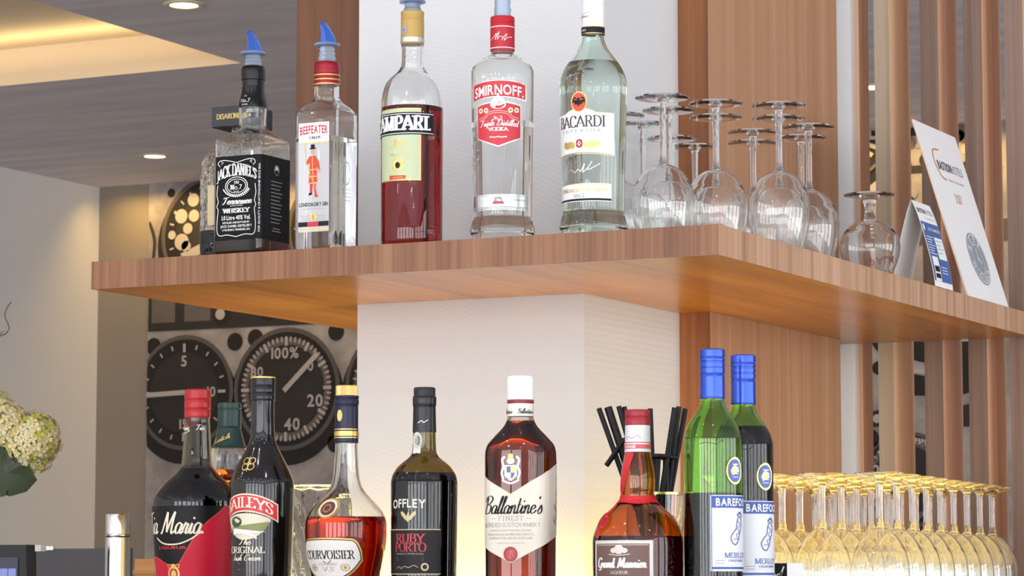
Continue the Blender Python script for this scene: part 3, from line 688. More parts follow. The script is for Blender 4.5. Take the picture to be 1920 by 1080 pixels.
def f(m, P):
    BL = pr('black_label_paper', (.008, .008, .009), .5, spec=.12)
    band(m, P, -47, 158, 291, 449, BL, .0005, 90)
    pts = [(-38, 300), (-20, 297.5), (0, 303), (20, 297.5), (38, 300), (41, 308), (37, 316)]
    for sg in (1, -1): line(m, P, [(sg*36, 310), (sg*41, 305), (sg*36, 299), (sg*22, 299), (0, 304)], 1.3, WHITE); line(m, P, [(sg*41, 345), (sg*43, 362), (sg*40, 376), (sg*43, 385), (sg*40, 392), (sg*42, 410), (sg*42, 432), (sg*36, 440), (sg*20, 439), (0, 443)], 1.3, WHITE); line(m, P, [(sg*34, 306), (sg*30, 303), (sg*34, 301)], 1.0, WHITE)
    text(m, P, "JACK DANIEL'S", 0, 337, 17, WHITE, 'serif', w=88, arc=9, thick=.24, thin=.10, grow=.32)
    disc(m, P, 0, 348, 25, 17.5, WHITE, .0006, 32, .93); disc(m, P, 0, 348, 21, 13.5, WHITE, .0006, 32, .93)
    for k in range(16):
        a = radians(20 + k*140/15); u, v = 29*cos(a), 19*sin(a); line(m, P, [(u-2.4, 348+v-1.5), (u+1.5, 348+v+1.7)], 2.2, WHITE, smooth=False)
    text(m, P, 'Old', 0, 343.5, 5.5, WHITE, 'bold', w=11); text(m, P, 'No.7', 0, 354.5, 9, WHITE, 'serif', w=26, thick=.26, thin=.1); text(m, P, 'BRAND', 0, 359.5, 2.6, WHITE, w=12)
    text(m, P, 'Tennessee', 0, 381.5, 13, WHITE, 'script', w=64, thick=.15, thin=.07)
    text(m, P, 'SOUR MASH', 0, 386, 2.6, WHITE, w=28)
    text(m, P, 'WHISKEY', 0, 398, 8.5, WHITE, 'serif', w=58, thick=.24, thin=.09); text(m, P, '1.0 Litre 40% Vol.', 0, 411, 8, WHITE, 'bold', w=64)
    text(m, P, 'DISTILLED AND BOTTLED BY', 0, 418, 3.6, WHITE, 'bold', w=60); text(m, P, 'JACK DANIEL DISTILLERY', 0, 425, 4.4, WHITE, 'bold', w=70); text(m, P, 'LYNCHBURG, TENNESSEE, USA', 0, 431.5, 3.6, WHITE, 'bold', w=62)
    text(m, P, 'FOR QUALITY & CRAFTSMANSHIP SINCE 1866', 51.5, 372, 3.6, WHITE, 'sans', rot=pi/2, w=128)
    disc(m, P, 104, 316, 9, 10, GREY, .0006, 24); disc(m, P, 104, 314, 4, 5, WHITE, .0007, 16); disc(m, P, 104, 320, 7, 4.5, BLACK, .00075, 16)
    for k in range(12): line(m, P, [(84, 338+k*7.0), (124 - (k % 3)*4, 338+k*7.0)], 1.5, GREY, smooth=False)
    line(m, P, [(92, 426), (116, 426)], 1.6, GREY, smooth=False); line(m, P, [(88, 431), (120, 431)], 1.6, GREY, smooth=False)
b.label('paper_label', f, 'black wrap-round label with white lettering')
pourer(b, 101, 126)

# --- amaretto bottle behind it with its broad black cap
X, Y = pos(452, .235); k = 62
b = Bottle('amaretto_bottle', 'square textured liqueur bottle with a broad black cap, mostly hidden behind the whiskey bottle', X, Y, 0.0,
  [(466, 58, 58, 14), (460, 60, 60, 16), (460, 60, 60, 16), (330, 60, 60, 16), (300, 58, 58, 20), (285, 50, 50, 26), (272, 36, 36, 30), (262, 24, 24, 24), (250, 20, 20, 20), (238, 20, 20, 20)])
DIM = glass('dimpled_glass', (.97, .98, .97)); nt = DIM.node_tree; nz = nt.nodes.new('ShaderNodeTexVoronoi'); nz.inputs['Scale'].default_value = 110; bp = nt.nodes.new('ShaderNodeBump'); bp.inputs['Strength'].default_value = .6; bp.inputs['Distance'].default_value = .002
tcn = nt.nodes.new('ShaderNodeTexCoord'); nt.links.new(tcn.outputs['Object'], nz.inputs['Vector']); nt.links.new(nz.outputs['Distance'], bp.inputs['Height']); nt.links.new(bp.outputs[0], nt.nodes['Glass BSDF'].inputs['Normal'])
b.body(240, DIM, 436); b.liquid(436, tint('amaretto_brown', (.16, .05, .02)))
z0, z1 = b.z(243), b.z(205); s = b.s(z0); c = 41*s; m = MB(); CAPB = pr('black_cap', (.020, .022, .026), .38)
m.rings([[(x*q*s, y*q*s, z) for x, y in ((-1, -1), (1, -1), (1, 1), (-1, 1))] for q, z in ((20, z0+.0003), (40, z0+.0003), (41, z0+.0015), (41, z1-.001), (40, z1))], CAPB, True, True, True); fixn(m)
text(m, lambda u, y, l: Vector((u*s, -c-.0004, b.z(y))), 'DISARONNO', 1, 228, 9.5, pr('gold_foil', (.72, .55, .18), .3, .7), 'serif', w=62, thick=.15, thin=.07)
m.build('cap', b.root, ang=30)['label'] = 'broad black cap with gold lettering'
m2 = MB(); band(m2, b.place, -36, 36, 345, 420, pr('amaretto_label', (.60, .50, .30), .5), .0006); m2.build('paper_label', b.root)

# --- gin
X, Y = pos(611, .085)
b = Bottle('gin_bottle', 'clear square gin bottle with red neck foil, blue spout and guardsman label', X, Y, 0.0,
  [(468, 43, 43, 11), (462, 45, 45, 13), (462, 45, 45, 13), (300, 45.5, 45.5, 13), (222, 45.5, 45.5, 13), (212, 44, 44, 16), (203, 39, 39, 22), (194, 30, 30, 27), (187, 25.5, 25.5, 25.5), (180, 23.5, 23.5, 23.5), (160, 23.5, 23.5, 23.5), (120, 23, 23, 23), (118, 22, 22, 22)])
b.body(119, CLEAR, 262); b.liquid(262, tint('gin_clear', (.97, .98, .98)))
FOILR = pr('red_foil', (.26, .010, .020), .32, .3, spec=.35)
def ex(m):
    for y in (139, 147.5, 156): band(m, b.place, -74, 74, y-1.1, y+1.1, GOLD, .0011, 40, 1)
b.sleeve('neck_foil', 118, 161, FOILR, rows=[(161, .3), (160, .6), (141, .6), (140, .2), (138, .6), (121, .8), (118, .3)], extra=ex)['label'] = 'dark red neck foil with gold rings'
def f(m, P):
    pass
    band(m, P, -33.5, 33.5, 268, 434, tint('pale_refraction', (.86, .87, .88), .62, (.80, .81, .82)), .00035, 16); band(m, P, -33, 33, 229, 266, WHITE, .0005, 16); band(m, P, -33, 33, 266, 268, GOLD, .0005, 16, 1)  # whitish sheet painted in for the white pillar refracted through the bottle
    for u0, u1 in ((-33, 33),): band(m, P, u0, u1, 428, 430.5, GOLD, .0005, 12, 1)
    text(m, P, 'BEEFEATER', 0, 251.5, 15, RED, 'bold', w=61, arc=2.5, track=.02); text(m, P, 'LONDON', 2, 259, 5, BLACK, 'serif', w=25, arc=-1)
    RC = pr('guard_red', (.62, .06, .03), .5); FL = pr('skin_print', (.55, .34, .24), .6); g = -2
    pol(m, P, [(g-7, 292), (g+6, 291), (g+9, 312), (g+10, 343), (g-9, 344), (g-7, 318)], RC); pol(m, P, [(g-7, 292), (g-15, 303), (g-12, 309), (g-4, 300)], RC, .00065); pol(m, P, [(g+6, 291), (g+13, 303), (g+16, 317), (g+12, 318), (g+6, 305)], RC, .00065)
    for k in (318, 331, 343): line(m, P, [(g-9, k), (g+10, k-1)], 1.5, GOLD, .0009)
    line(m, P, [(g-1, 293), (g+1, 342)], 1.3, GOLD, .0009); pol(m, P, [(g-6, 344), (g+0, 344), (g-1, 360), (g-6, 361)], RED); pol(m, P, [(g+1, 344), (g+7, 344), (g+9, 364), (g+5, 364)], RED)
    pol(m, P, [(g-8, 361), (g-1, 360), (g-1, 364), (g-9, 366)], BLACK); pol(m, P, [(g+4, 364), (g+9, 364), (g+13, 369), (g+5, 369)], RED)
    disc(m, P, g, 283, 4.6, 6, FL, .0007, 16); pol(m, P, [(g-7, 279), (g+7, 279), (g+7, 277), (g-7, 277)], BLACK, .0009); pol(m, P, [(g-4.5, 277), (g+4.5, 277), (g+4, 270), (g-4, 270)], BLACK, .0009); disc(m, P, g+14.5, 320, 2.6, 3.2, FL, .0007, 12)
    line(m, P, [(g-19, 268), (g-13, 306), (g+12, 366)], 1.0, GOLD, .0010, False)
    text(m, P, 'LONDON DRY GIN', 0, 386, 7, BLACK, 'bold', w=63)
    for y, w in ((391, 50), (404, 56), (408, 52), (412, 54)): line(m, P, [(-w/2, y), (w/2, y)], .9, GREY, smooth=False)
    for u in (-3, 3): disc(m, P, u, 406, 5, 6, GOLD, .0009, 16)
    band(m, P, -33, 33, 415, 424, BLACK, .0006, 16, 1); band(m, P, -13, 11, 415.5, 423.5, RED, .0009, 8, 1)
b.label('printed_label', f, 'white panel with red lettering above a red-coated guard')
def f(m, P):
    for y in (352, 359, 366, 373): line(m, P, [(66, y), (100, y)], .9, SILVER, smooth=False)
b.label('side_print', f)
b.label('side_medallion', lambda m, P: disc(m, P, 84, 322, 13, 22, SILVER, .0005, 24, .9))
pourer(b, 85, 118)

# --- red bitter aperitif
X, Y = pos(772, .08)
b = Bottle('bitter_bottle', 'round bottle of bright red aperitif with black and pale green label and gold neck foil', X, Y, 0.0,
  [(457, 55), (452, 57.5), (452, 57.5), (300, 58), (205, 58), (185, 57), (170, 54), (157, 48.5), (146, 39), (137, 29), (128, 22.5), (118, 20.5), (100, 20), (85, 20.5), (83, 20.5), (24, 20.5), (22, 20)])
b.body(24, CLEAR, 204); b.liquid(204, tint('bitter_red', (.60, .013, .026)))
FOILG = pr('yellow_gold_foil', srgb(184, 152, 88), .45, .1, spec=.35)
def ex(m):
    band(m, b.place, -66, 66, 69, 77, SILVER, .0011, 36, 1); disc(m, b.place, -6, 55, 8, 7.5, GREY, .0012, 20, .3)
    for k in range(10): a = 2*pi*k/10; disc(m, b.place, -6+7*cos(a), 55+6.6*sin(a), 1.6, 1.6, GREY, .0013, 8)
b.sleeve('neck_foil', 22, 84, FOILG, rows=[(84, .4), (83, .8), (37, .8), (36, .1), (34.5, .1), (33.5, .8), (32, .8), (31, .1), (29.5, .1), (28, .9), (23, .8), (22, .2)], extra=ex)['label'] = 'gold neck foil with a small crest'
def f(m, P):
    PG = pr('pale_green_paper', srgb(190, 202, 164), .5); NV = pr('ink_blue_black', (.010, .011, .018), .45, spec=.2)
    band(m, P, -47, 47, 202, 338, GOLD, .0004, 30); band(m, P, -45.5, 45.5, 203.5, 336.5, PG, .0006, 30)
    band(m, P, -74, 74, 210, 252, NV, .0008, 44); band(m, P, -74, 74, 212.3, 213.6, WHITE, .0010, 44, 1); band(m, P, -74, 74, 248.5, 249.8, WHITE, .0010, 44, 1)
    text(m, P, 'CAMPARI.', 0, 243.5, 27, WHITE, 'serif', w=140, thick=.27, thin=.10, lift=.0012)
    text(m, P, 'Bitter', 4, 272, 11, GOLD, 'script', w=26, lift=.0011); line(m, P, [(-18, 278), (-2, 274), (14, 279), (30, 275)], 1.0, GOLD, .0011); text(m, P, 'MILANO', 4, 291, 4.5, GOLD, w=40, lift=.0011)
    disc(m, P, 2, 308, 10, 10, GOLD, .0010, 20); disc(m, P, 2, 309, 5, 6, BLACK, .0013, 16)
    for k in range(12): a = 2*pi*k/12; disc(m, P, 2+11*cos(a), 308+11*sin(a), 2.2, 2.2, GOLD, .0009, 8)
    band(m, P, -17, 19, 327, 336.5, GOLD, .0009, 14, 1); band(m, P, -16, 18, 328.2, 335.3, RED, .0011, 14, 1); text(m, P, 'APERITIVO', 1, 334, 3.5, GOLD, w=26, lift=.0013)
b.label('paper_label', f, 'pale green label crossed by a black band with white capitals')
pourer(b, 4, 23)

# --- vodka
X, Y = pos(942, .085)
VG = -atan2(sin(0), 1)
b = Bottle('vodka_bottle', 'round clear vodka bottle with red banner and shield label and red neck sleeve', X, Y, 0.0,
  [(443, 57), (438, 60.5), (431, 60.5), (420, 58), (410, 55.5), (400, 55.5), (300, 57), (200, 59), (143, 59.5), (133, 58.5), (126, 55), (119, 47), (113, 39), (108, 33), (106.5, 30.5), (106.5, 30.5), (104, 24), (102, 21.5), (97, 21.5), (60, 21.5), (34, 21.5), (32, 21)], rz=radians(19))
b.body(34, CLEAR, 232); b.liquid(232, tint('vodka_clear', (.975, .98, .98)))
SLR = pr('red_sleeve', (.46, .014, .026), .36, spec=.4)
def ex(m):
    for y in (49, 88.5): band(m, b.place, -66, 66, y-.7, y+.7, WHITE, .0010, 36, 1)
    line(m, b.place, [(-24, 74), (-14, 68), (-8, 62), (-12, 74), (-6, 64), (-3, 60), (-7, 74), (-2, 68), (4, 70), (2, 75), (8, 66), (12, 64), (6, 76), (14, 70), (24, 69)], .9, WHITE, .0011)
b.sleeve('neck_sleeve', 33, 97, SLR, rows=[(97, .4), (96, .8), (46, .8), (45, .2), (43.5, .2), (43, .9), (39, .9), (38, .3), (36.5, .3), (35.5, .9), (33, .2)], extra=ex)['label'] = 'red neck sleeve with white signature'
def f(m, P):
    RB = pr('vodka_red', (.56, .022, .040), .4); tp = lambda u: 151 + 6.5*(u/58)**2 + 0; bt = lambda u: 180 + 5.5*(u/58)**2
    band(m, P, -59, 59, lambda u: tp(u)-1.6, lambda u: bt(u)+1.6, SILVER, .0004, 36); band(m, P, -57, 57, tp, bt, RB, .0007, 36)
    text(m, P, 'SMIRNOFF.', 0, 181.5, 18.5, WHITE, 'bold', w=106, arc=5.0, lift=.0011)
    sh = lambda o: ((lambda u: 192 - o + 6*(u/44)**2), (lambda u: 273 + o - 16*abs(u)/44))
    t1, b1 = sh(2.2); band(m, P, -46.2, 46.2, t1, b1, SILVER, .0004, 30); t1, b1 = sh(0); band(m, P, -44, 44, t1, b1, RB, .0007, 30)
    disc(m, P, 0, 196, 15, 8, SILVER, .0010, 24); disc(m, P, 0, 190, 13, 8, SILVER, .0011, 20); pol(m, P, [(-2, 182), (2, 182), (2, 175), (-2, 175)], SILVER, .0011)
    for u in (-9, -3, 3, 9): line(m, P, [(u*.6, 203), (u, 188)], .8, RB, .0014, False)
    for u in (-36, -24, 24, 36): disc(m, P, u, 206, 5, 5, CREAM, .0010, 12); disc(m, P, u, 206, 2, 2, RB, .0012, 8)
    line(m, P, [(-40, 223), (-26, 219), (-20, 212), (0, 209), (20, 212), (26, 219), (40, 223)], 4.5, CREAM, .0009); line(m, P, [(-40, 223), (-26, 219), (-20, 212), (0, 209), (20, 212), (26, 219), (40, 223)], 2.8, RB, .0010)
    text(m, P, 'No.21', 0, 224, 7, WHITE, 'serif', w=16, lift=.0011); text(m, P, 'Triple Distilled', 0, 237, 11.5, WHITE, 'script', w=76, arc=2, thin=.06, thick=.13, lift=.0011); text(m, P, 'VODKA', 0, 245, 6.5, WHITE, 'serif', w=38, thick=.24, thin=.1, lift=.0011)
    line(m, P, [(-17, 256), (-6, 257), (0, 256), (6, 257), (17, 256)], 2.2, CREAM, .0010)
b.label('front_label', f, 'red banner above a red shield with silver borders')
def f(m, P):
    SB = pr('silver_band', (.66, .67, .69), .25, .85)
    band(m, P, -64, 64, 364, 390, SB, .0005, 40); band(m, P, -64, 64, 391.5, 393, SB, .0005, 40, 1); band(m, P, -64, 64, 366, 367, GREY, .0007, 40, 1); band(m, P, -64, 64, 387, 388.6, GREY, .0007, 40, 1)
    disc(m, P, 0, 376, 9, 5.5, GREY, .0008, 20); band(m, P, -11, 11, 378, 382, RED, .0010, 8, 1); pol(m, P, [(-9, 372), (9, 372), (6, 369), (-6, 369)], GREY, .0009)
    text(m, P, 'TRIPLE DISTILLED', 42, 376, 3.5, GREY, w=34); line(m, P, [(28, 381), (56, 381)], .9, GREY, smooth=False)
b.label('base_band', f, 'silver band near the base')
pourer(b, -22, 33)

# --- white rum
X, Y = pos(1113, .085)
b = Bottle('rum_bottle', 'pale green tinted white rum bottle with bat emblem label and white screw cap', X, Y, 0.0,
  [(434, 60), (429, 64), (422, 63.5), (408, 60), (397, 57.5), (392, 57.8), (300, 60), (200, 63), (165, 63.7), (148, 61.5), (134, 56.5), (120, 48.5), (107, 39), (95, 30), (84, 24.5), (72, 21), (62, 20), (50, 20), (-20, 20), (-22, 19)])
b.body(-20, RUMG, 120); b.liquid(120, tint('rum_clear', (.95, .975, .96)))
CAPW = pr('white_cap', (.80, .80, .81), .35, coat=.2)
def ex(m):
    band(m, b.place, -66, 66, 49.5, 61, BLACK, .0011, 36, 1)
    for y in (49, 61.5): band(m, b.place, -66, 66, y-.7, y+.7, GOLD, .0012, 36, 1)
    text(m, b.place, 'Superior', -14, 32, 7, GREY, 'script', w=26, lift=.0011); line(m, b.place, [(-24, 30), (-10, 25), (4, 21)], .8, GREY, .0011); line(m, b.place, [(-40, 6), (40, 6)], .8, SILVER, .0011, False); text(m, b.place, 'EST. 1862', -16, 57.5, 4, WHITE, w=24, lift=.0014)
b.sleeve('screw_cap', -24, 63, CAPW, rows=[(63, .4), (62, 1), (10, 1), (9, .4), (7.5, .4), (7, 1), (-22, 1), (-24, -2)], extra=ex)['label'] = 'white cap with black and gold lower band'
def f(m, P):
    lt = lambda u: 211 - 9*(1-min(1, abs(u)/34)**2); lb = lambda u: 290 - 5*(1-(u/72)**2)
    band(m, P, -72, 70, lambda u: lt(u)-1, lambda u: lt(u)+.3, GOLD, .0004, 40, 1); band(m, P, -72, 70, lt, lb, WHITE, .0006, 40); band(m, P, -72, 66, lambda u: lb(u)+1.5, lambda u: lb(u)+2.7, GOLD, .0006, 40, 1)
    disc(m, P, 0, 190, 16.5, 19.5, GOLD, .0010, 28); disc(m, P, 0, 190, 14.5, 17.5, pr('bat_red', (.62, .06, .025), .4), .0013, 28)
    for sg in (1, -1): pol(m, P, [(0, 182), (sg*4, 184), (sg*8, 180), (sg*12.5, 184), (sg*13, 192), (sg*9, 190), (sg*6, 196), (sg*3, 193), (0, 199)][::sg], BLACK, .0016); line(m, P, [(sg*3, 186), (sg*10, 185)], .8, GOLD, .0019, False)
    text(m, P, 'BACARDI', 0, 237, 21, pr('rum_ink', (.05, .045, .05), .4), 'serif', w=104, thick=.17, thin=.06, lift=.0010)
    text(m, P, 'SUPERIOR', 0, 247, 6, GREY, 'serif', w=84, track=.75, lift=.0010); line(m, P, [(-30, 256), (30, 256)], .8, CREAM, .0010)
    disc(m, P, 0, 268, 7, 8.5, RED, .0010, 16); disc(m, P, 0, 268, 3.5, 4.5, WHITE, .0012, 12); line(m, P, [(-6, 274), (6, 262)], 1.2, BLACK, .0014, False); line(m, P, [(-6, 262), (6, 274)], 1.2, BLACK, .0014, False)
    for sg in (1, -1):
        for k in range(4): disc(m, P, sg*(15+k*6), 271 - 1.5*(k % 2), 6, 6.5, GOLD, .0009+.0001*k, 16)
    line(m, P, [(-36, 281), (36, 281)], .7, GOLD, .0010)
b.label('front_label', f, 'white label with bat roundel')
def f(m, P):
    band(m, P, -70, 62, 344, 377, WHITE, .0006, 40); band(m, P, -70, 62, 343, 344.2, GOLD, .0007, 40, 1); band(m, P, -70, 62, 371.5, 375.5, BLACK, .0009, 40, 1)
    text(m, P, 'FUNDADA EN CUBA', 0, 359, 7, GOLD, 'serif', w=104, lift=.0010); text(m, P, '1862', -2, 369.5, 7, GREY, 'serif', w=24, lift=.0010)
b.label('lower_label', f, 'white lower label with black rule')
def f(m, P):
    line(m, P, [(-40, 326), (-30, 310), (-34, 330), (-22, 316), (-10, 322), (-4, 316), (2, 320), (10, 306), (6, 322), (18, 312), (24, 302), (16, 318), (40, 306)], 1.1, SILVER)
b.label('embossed_signature', f)
b.label('shoulder_embossing', lambda m, P: line(m, P, [(-44, 150), (-34, 140), (-30, 146), (-22, 138), (-14, 140), (-6, 136)], 1.3, GREY))

# ------------------------------------------------------------------ upturned stemmed glasses
WG = glass('wine_glass_glass', (.992, .995, .992), 1.5)
def stem_glass(name, label, H, hb, prof, foot_r, stem_r, group, wall=.0011, cat='glass', seg=40, foot_h=.013, flat=1):
    """upturned: rim on z = 0, foot on top; bowl, stem and foot share their border rings"""
    t = thing(name, label, cat, (0, 0, 0), 0, group)
    out = crom([(r, z*hb) for r, z in prof] + [(stem_r*1.35, hb*1.015), (stem_r*1.02, hb+.012)], 4)
    inn = [(max(r-wall, .0008), z - (wall if z > hb*.75 else 0)) for r, z in crom([(r, z*hb) for r, z in prof], 4)]
    inn = [(r, min(z, hb-.004)) for r, z in inn]
    zt = H-foot_h
    m = MB(); m.lathe([(.0006, inn[-1][1])] + inn[::-1] + [((inn[0][0]+out[0][0])/2, -.0004+.0006)] + out, WG, seg, True, False); fixn(m); m.build('bowl', t, ang=60)
    m = MB(); m.lathe(crom([out[-1], (stem_r, (out[-1][1]+zt)/2), (stem_r*1.1, zt)], 4), WG, seg, False, False); o = m.build('stem', t, ang=60)
    fp = [(stem_r*1.1, zt), (stem_r*1.45, zt+foot_h*.42), (stem_r*2.2, H-.0030), (foot_r*.45, H-.0023), (foot_r*.7, H-.0021), (foot_r*.985, H-.0020)]
    if not flat: fp = [(stem_r*1.1, zt), (stem_r*1.5, zt+foot_h*.22), (foot_r*.33, zt+foot_h*.42), (foot_r*.66, zt+foot_h*.66), (foot_r*.985, H-.0016)]
    m = MB(); m.lathe(crom(fp, 4) + [(foot_r, H-.0010), (foot_r*.97, H), (foot_r*.5, H-.0002), (.0008, H-.0002)], WG, seg, False, True); m.build('foot', t, ang=60)
    return t
BOWL = [(.0365, 0), (.0405, .15), (.0445, .33), (.0462, .47), (.0448, .62), (.0395, .76), (.0305, .88), (.019, .955), (.0085, .992)]
spots = [(1242, 185, 'upturned wine glass beside the rum bottle, standing at the front edge of the shelf'), (1342, 196, 'upturned wine glass at the very corner of the shelf'),
  (1460, 200, 'upturned wine glass nearest the right edge of the shelf, before the walnut panel'), (1516, 240, 'upturned wine glass at the right end of the row, nearest the little stemmed beer glass'),
  (1254, 209, 'upturned wine glass just behind the front one beside the rum bottle'), (1342, 222, 'upturned wine glass directly behind the corner glass'), (1460, 224, 'upturned wine glass directly behind the large one on the right edge'),
  (1412, 250, 'upturned wine glass between corner glass and right-edge glass, one row back'), (1502, 260, 'upturned wine glass behind the one at the right end of the row'), (1159, 219, 'upturned wine glass half hidden by the shoulder of the rum bottle'),
  (1205, 236, 'upturned wine glass against the white pillar, just right of the rum bottle'), (1260, 262, 'upturned wine glass before the pillar corner, third one back'), (1303, 277, 'upturned wine glass whose stem stands before the dark walnut strip'),
  (1412, 270, 'rearmost upturned wine glass in front of the wide walnut panel')]
proto = stem_glass('wine_glass', spots[0][2], .215, .116, BOWL, .0405, .0046, 'upturned wine glasses on the corner of the wall shelf')
for i, (px, py, lb) in enumerate(spots):
    p = at(px, py, Z=.213)
    if i == 0: proto.location = (p.x, p.y, 0.0003)
    else: dup(proto, (p.x, p.y, 0.0003), 0, lb)
# short beer glass with red lettering
p = at(1630, 366, Z=.124)
beer = stem_glass('beer_glass', 'short stemmed round beer glass upside down with red lettering, beside the tent card', .125, .083,
   [(.0375, 0), (.0435, .18), (.0482, .40), (.0480, .56), (.0425, .74), (.0315, .89), (.018, .965), (.0095, .995)], .041, .0075, None, seg=56, foot_h=.02)
beer.location = (p.x, p.y, .0003)
m = MB(); REDP = pr('red_glass_print', (.60, .03, .02), .4)
def bp_(u, y, lift=0): a = radians(82) + u/.0455; return Vector((.0458*cos(a), .0458*sin(a), -y))
text(m, bp_, 'PALM', 0.0, -.028, .0125, REDP, 'bold', w=.046, flip=True, lift=0)
m.build('red_lettering', beer, merge=0)['label'] = 'red capitals upside down'

# ------------------------------------------------------------------ table tent and leaning sign (both face the right)
CARD = pr('white_card', (.82, .82, .82), .5); CARDB = pr('card_blue', srgb(66, 98, 160), .45)
p0 = at(1745, 536, Z=0.0); p1 = at(1791, 545, Z=0.0); tx = (p0.x+p1.x)/2; ty0, ty1 = p0.y, p1.y
if ty1 - ty0 < .09: ty0, ty1 = (ty0+ty1)/2-.052, (ty0+ty1)/2+.052
tent = thing('tent_card', 'white and blue folded tent card beside the upturned beer glass', 'table card', (tx-.038, (ty0+ty1)/2, 0)); hw = (ty1-ty0)/2; th = .148
PAN = [(.040, 0), (.036, .03), (.024, .08), (.010, .125), (0.0, th)]
m = MB(); a = crom(PAN, 4)
for sg, nm, lb in ((1, 'front_panel', 'printed panel in blue and white'), (-1, 'back_panel', 'plain white panel')):
    m = MB(); q = crom([(sg*x*(1 if sg > 0 else .85), z) for x, z in PAN], 5)
    m.rings([[(x-.0003*sg, -hw, z), (x-.0003*sg, hw, z), (x+.0003*sg, hw, z), (x+.0003*sg, -hw, z)] for x, z in q], CARD, True, True, True); fixn(m)
    if sg > 0:
        from bisect import bisect
        def tp(u, y, lift=0):                          # u along the panel in metres (0 = middle), y = metres down from the fold
            z = th-y; zz = [v[1] for v in q]; i = max(0, min(len(q)-2, bisect(zz, z)-1)); f_ = (z-q[i][1])/(q[i+1][1]-q[i][1]); x = q[i][0]*(1-f_)+q[i+1][0]*f_
            return Vector((x + .0006 + lift, u, z))
        for k in range(1): band(m, tp, -hw+.002, hw-.002, .036, th-.010, CARDB, .0002, 4, 16)
        text(m, tp, 'BASTION', -.022, .020, .008, BLACK, 'bold', w=.042); text(m, tp, 'HOTELS', .020, .020, .008, GREY, 'sans', w=.036); text(m, tp, 'laat je verrassen', .012, .029, .003, GREY, w=.05)
        disc(m, tp, -.040, .046, .005, .006, WHITE, .0008, 16); text(m, tp, 'STAY CONNECTED', .012, .050, .005, WHITE, 'bold', w=.062)
        band(m, tp, .000, .042, .060, .098, WHITE, .0006, 3, 8); band(m, tp, -.040, -.010, .096, .138, WHITE, .0006, 3, 8); band(m, tp, -.037, -.013, .112, .122, BLACK, .0009, 2, 2); band(m, tp, -.037, -.013, .125, .133, BLACK, .0009, 2, 2)
        for k in range(7): line(m, tp, [(-.043, .062+k*.0048), (-.006 - (k % 3)*.006, .062+k*.0048)], .0014, WHITE, .0006, False)
        for k in range(4): line(m, tp, [(.004, .066+k*.007), (.036 - (k % 2)*.01, .066+k*.007)], .001, CARDB, .0009, False)
        for k in range(3): line(m, tp, [(.0, .112+k*.005), (.030, .112+k*.005)], .0013, WHITE, .0006, False)
    m.build(nm, tent, ang=60)['label'] = lb
# sign: A4 card in a clear holder, leaning back to the left
bl = at(1816, 556, Z=0.0); ww, hh, lean = .238, .334, radians(16.8)
sign = thing('leaning_sign', 'tall white hotel sign leaning on the right end of the shelf', 'sign', (bl.x, bl.y, 0)); 
sign.rotation_euler = (0, -lean, 0)
m = MB(); m.box((-.003, 0, 0), (0, ww, hh), pr('acrylic_edge', (.80, .62, .48), .25), {'right': CARD, 'left': CARD})
m.build('board', sign, smooth=False)
def sp(u, y, lift=0): return Vector((.0004+lift*.5, u, hh-y))
m = MB(); OR = pr('orange_print', (.62, .22, .06), .5)
line(m, sp, [(.098, .045), (.062, .050), (.052, .074), (.068, .098), (.092, .104)], .003, OR)
text(m, sp, 'BASTION', .104, .085, .017, pr('ink_grey', (.10, .10, .11), .5), 'bold', w=.078); text(m, sp, 'HOTELS', .176, .085, .017, GREY, 'sans', w=.062)
text(m, sp, 'laat je verrassen', .148, .104, .0055, GREY, 'sans', w=.088); text(m, sp, '2017', .130, .146, .019, pr('pale_orange_print', (.72, .52, .40), .5), 'sans', w=.042)
BD = pr('badge_grey', srgb(140, 150, 158), .5); cx_, cy_ = .136, .250
disc(m, sp, cx_, cy_, .050, .050, BD, .0006, 40); disc(m, sp, cx_, cy_, .047, .047, CARD, .0010, 40, .96); disc(m, sp, cx_, cy_, .029, .029, CARD, .0010, 40, .95)
def ringtext(s, a0, a1, r, h, inward=False):
    for i, ch in enumerate(s):
        a = a0 + (a1-a0)*i/(len(s)-1); rr = r
        x, y = cx_ + rr*sin(a), cy_ - rr*cos(a)
        text(m, sp, ch, x, y, h, CARD, 'bold', rot=-a if not inward else pi-a, lift=.0014)
ringtext('BEER', radians(-62), radians(42), .0325, .0115); ringtext("O'CLOCK", radians(248), radians(122), .0425, .0105, True)
line(m, sp, [(cx_, cy_), (cx_, cy_-.020)], .003, CARD, .0014, False); line(m, sp, [(cx_, cy_), (cx_+.013, cy_+.008)], .003, CARD, .0014, False); disc(m, sp, cx_, cy_, .004, .004, CARD, .0014, 12)
m.build('sign_print', sign, merge=0)['label'] = 'hotel lettering, year and a round grey badge'

# ------------------------------------------------------------------ lower row on the bar counter
DARKG = glass('dark_bottle_glass', (.30, .28, .18)); OLIVE = glass('olive_bottle_glass', (.36, .28, .05)); AMBER = glass('amber_bottle_glass', (.70, .32, .06)); GREENG = glass('green_bottle_glass', (.40, .72, .12))
INKL = tint('black_liquid', (.02, .012, .012))
RY = -.52
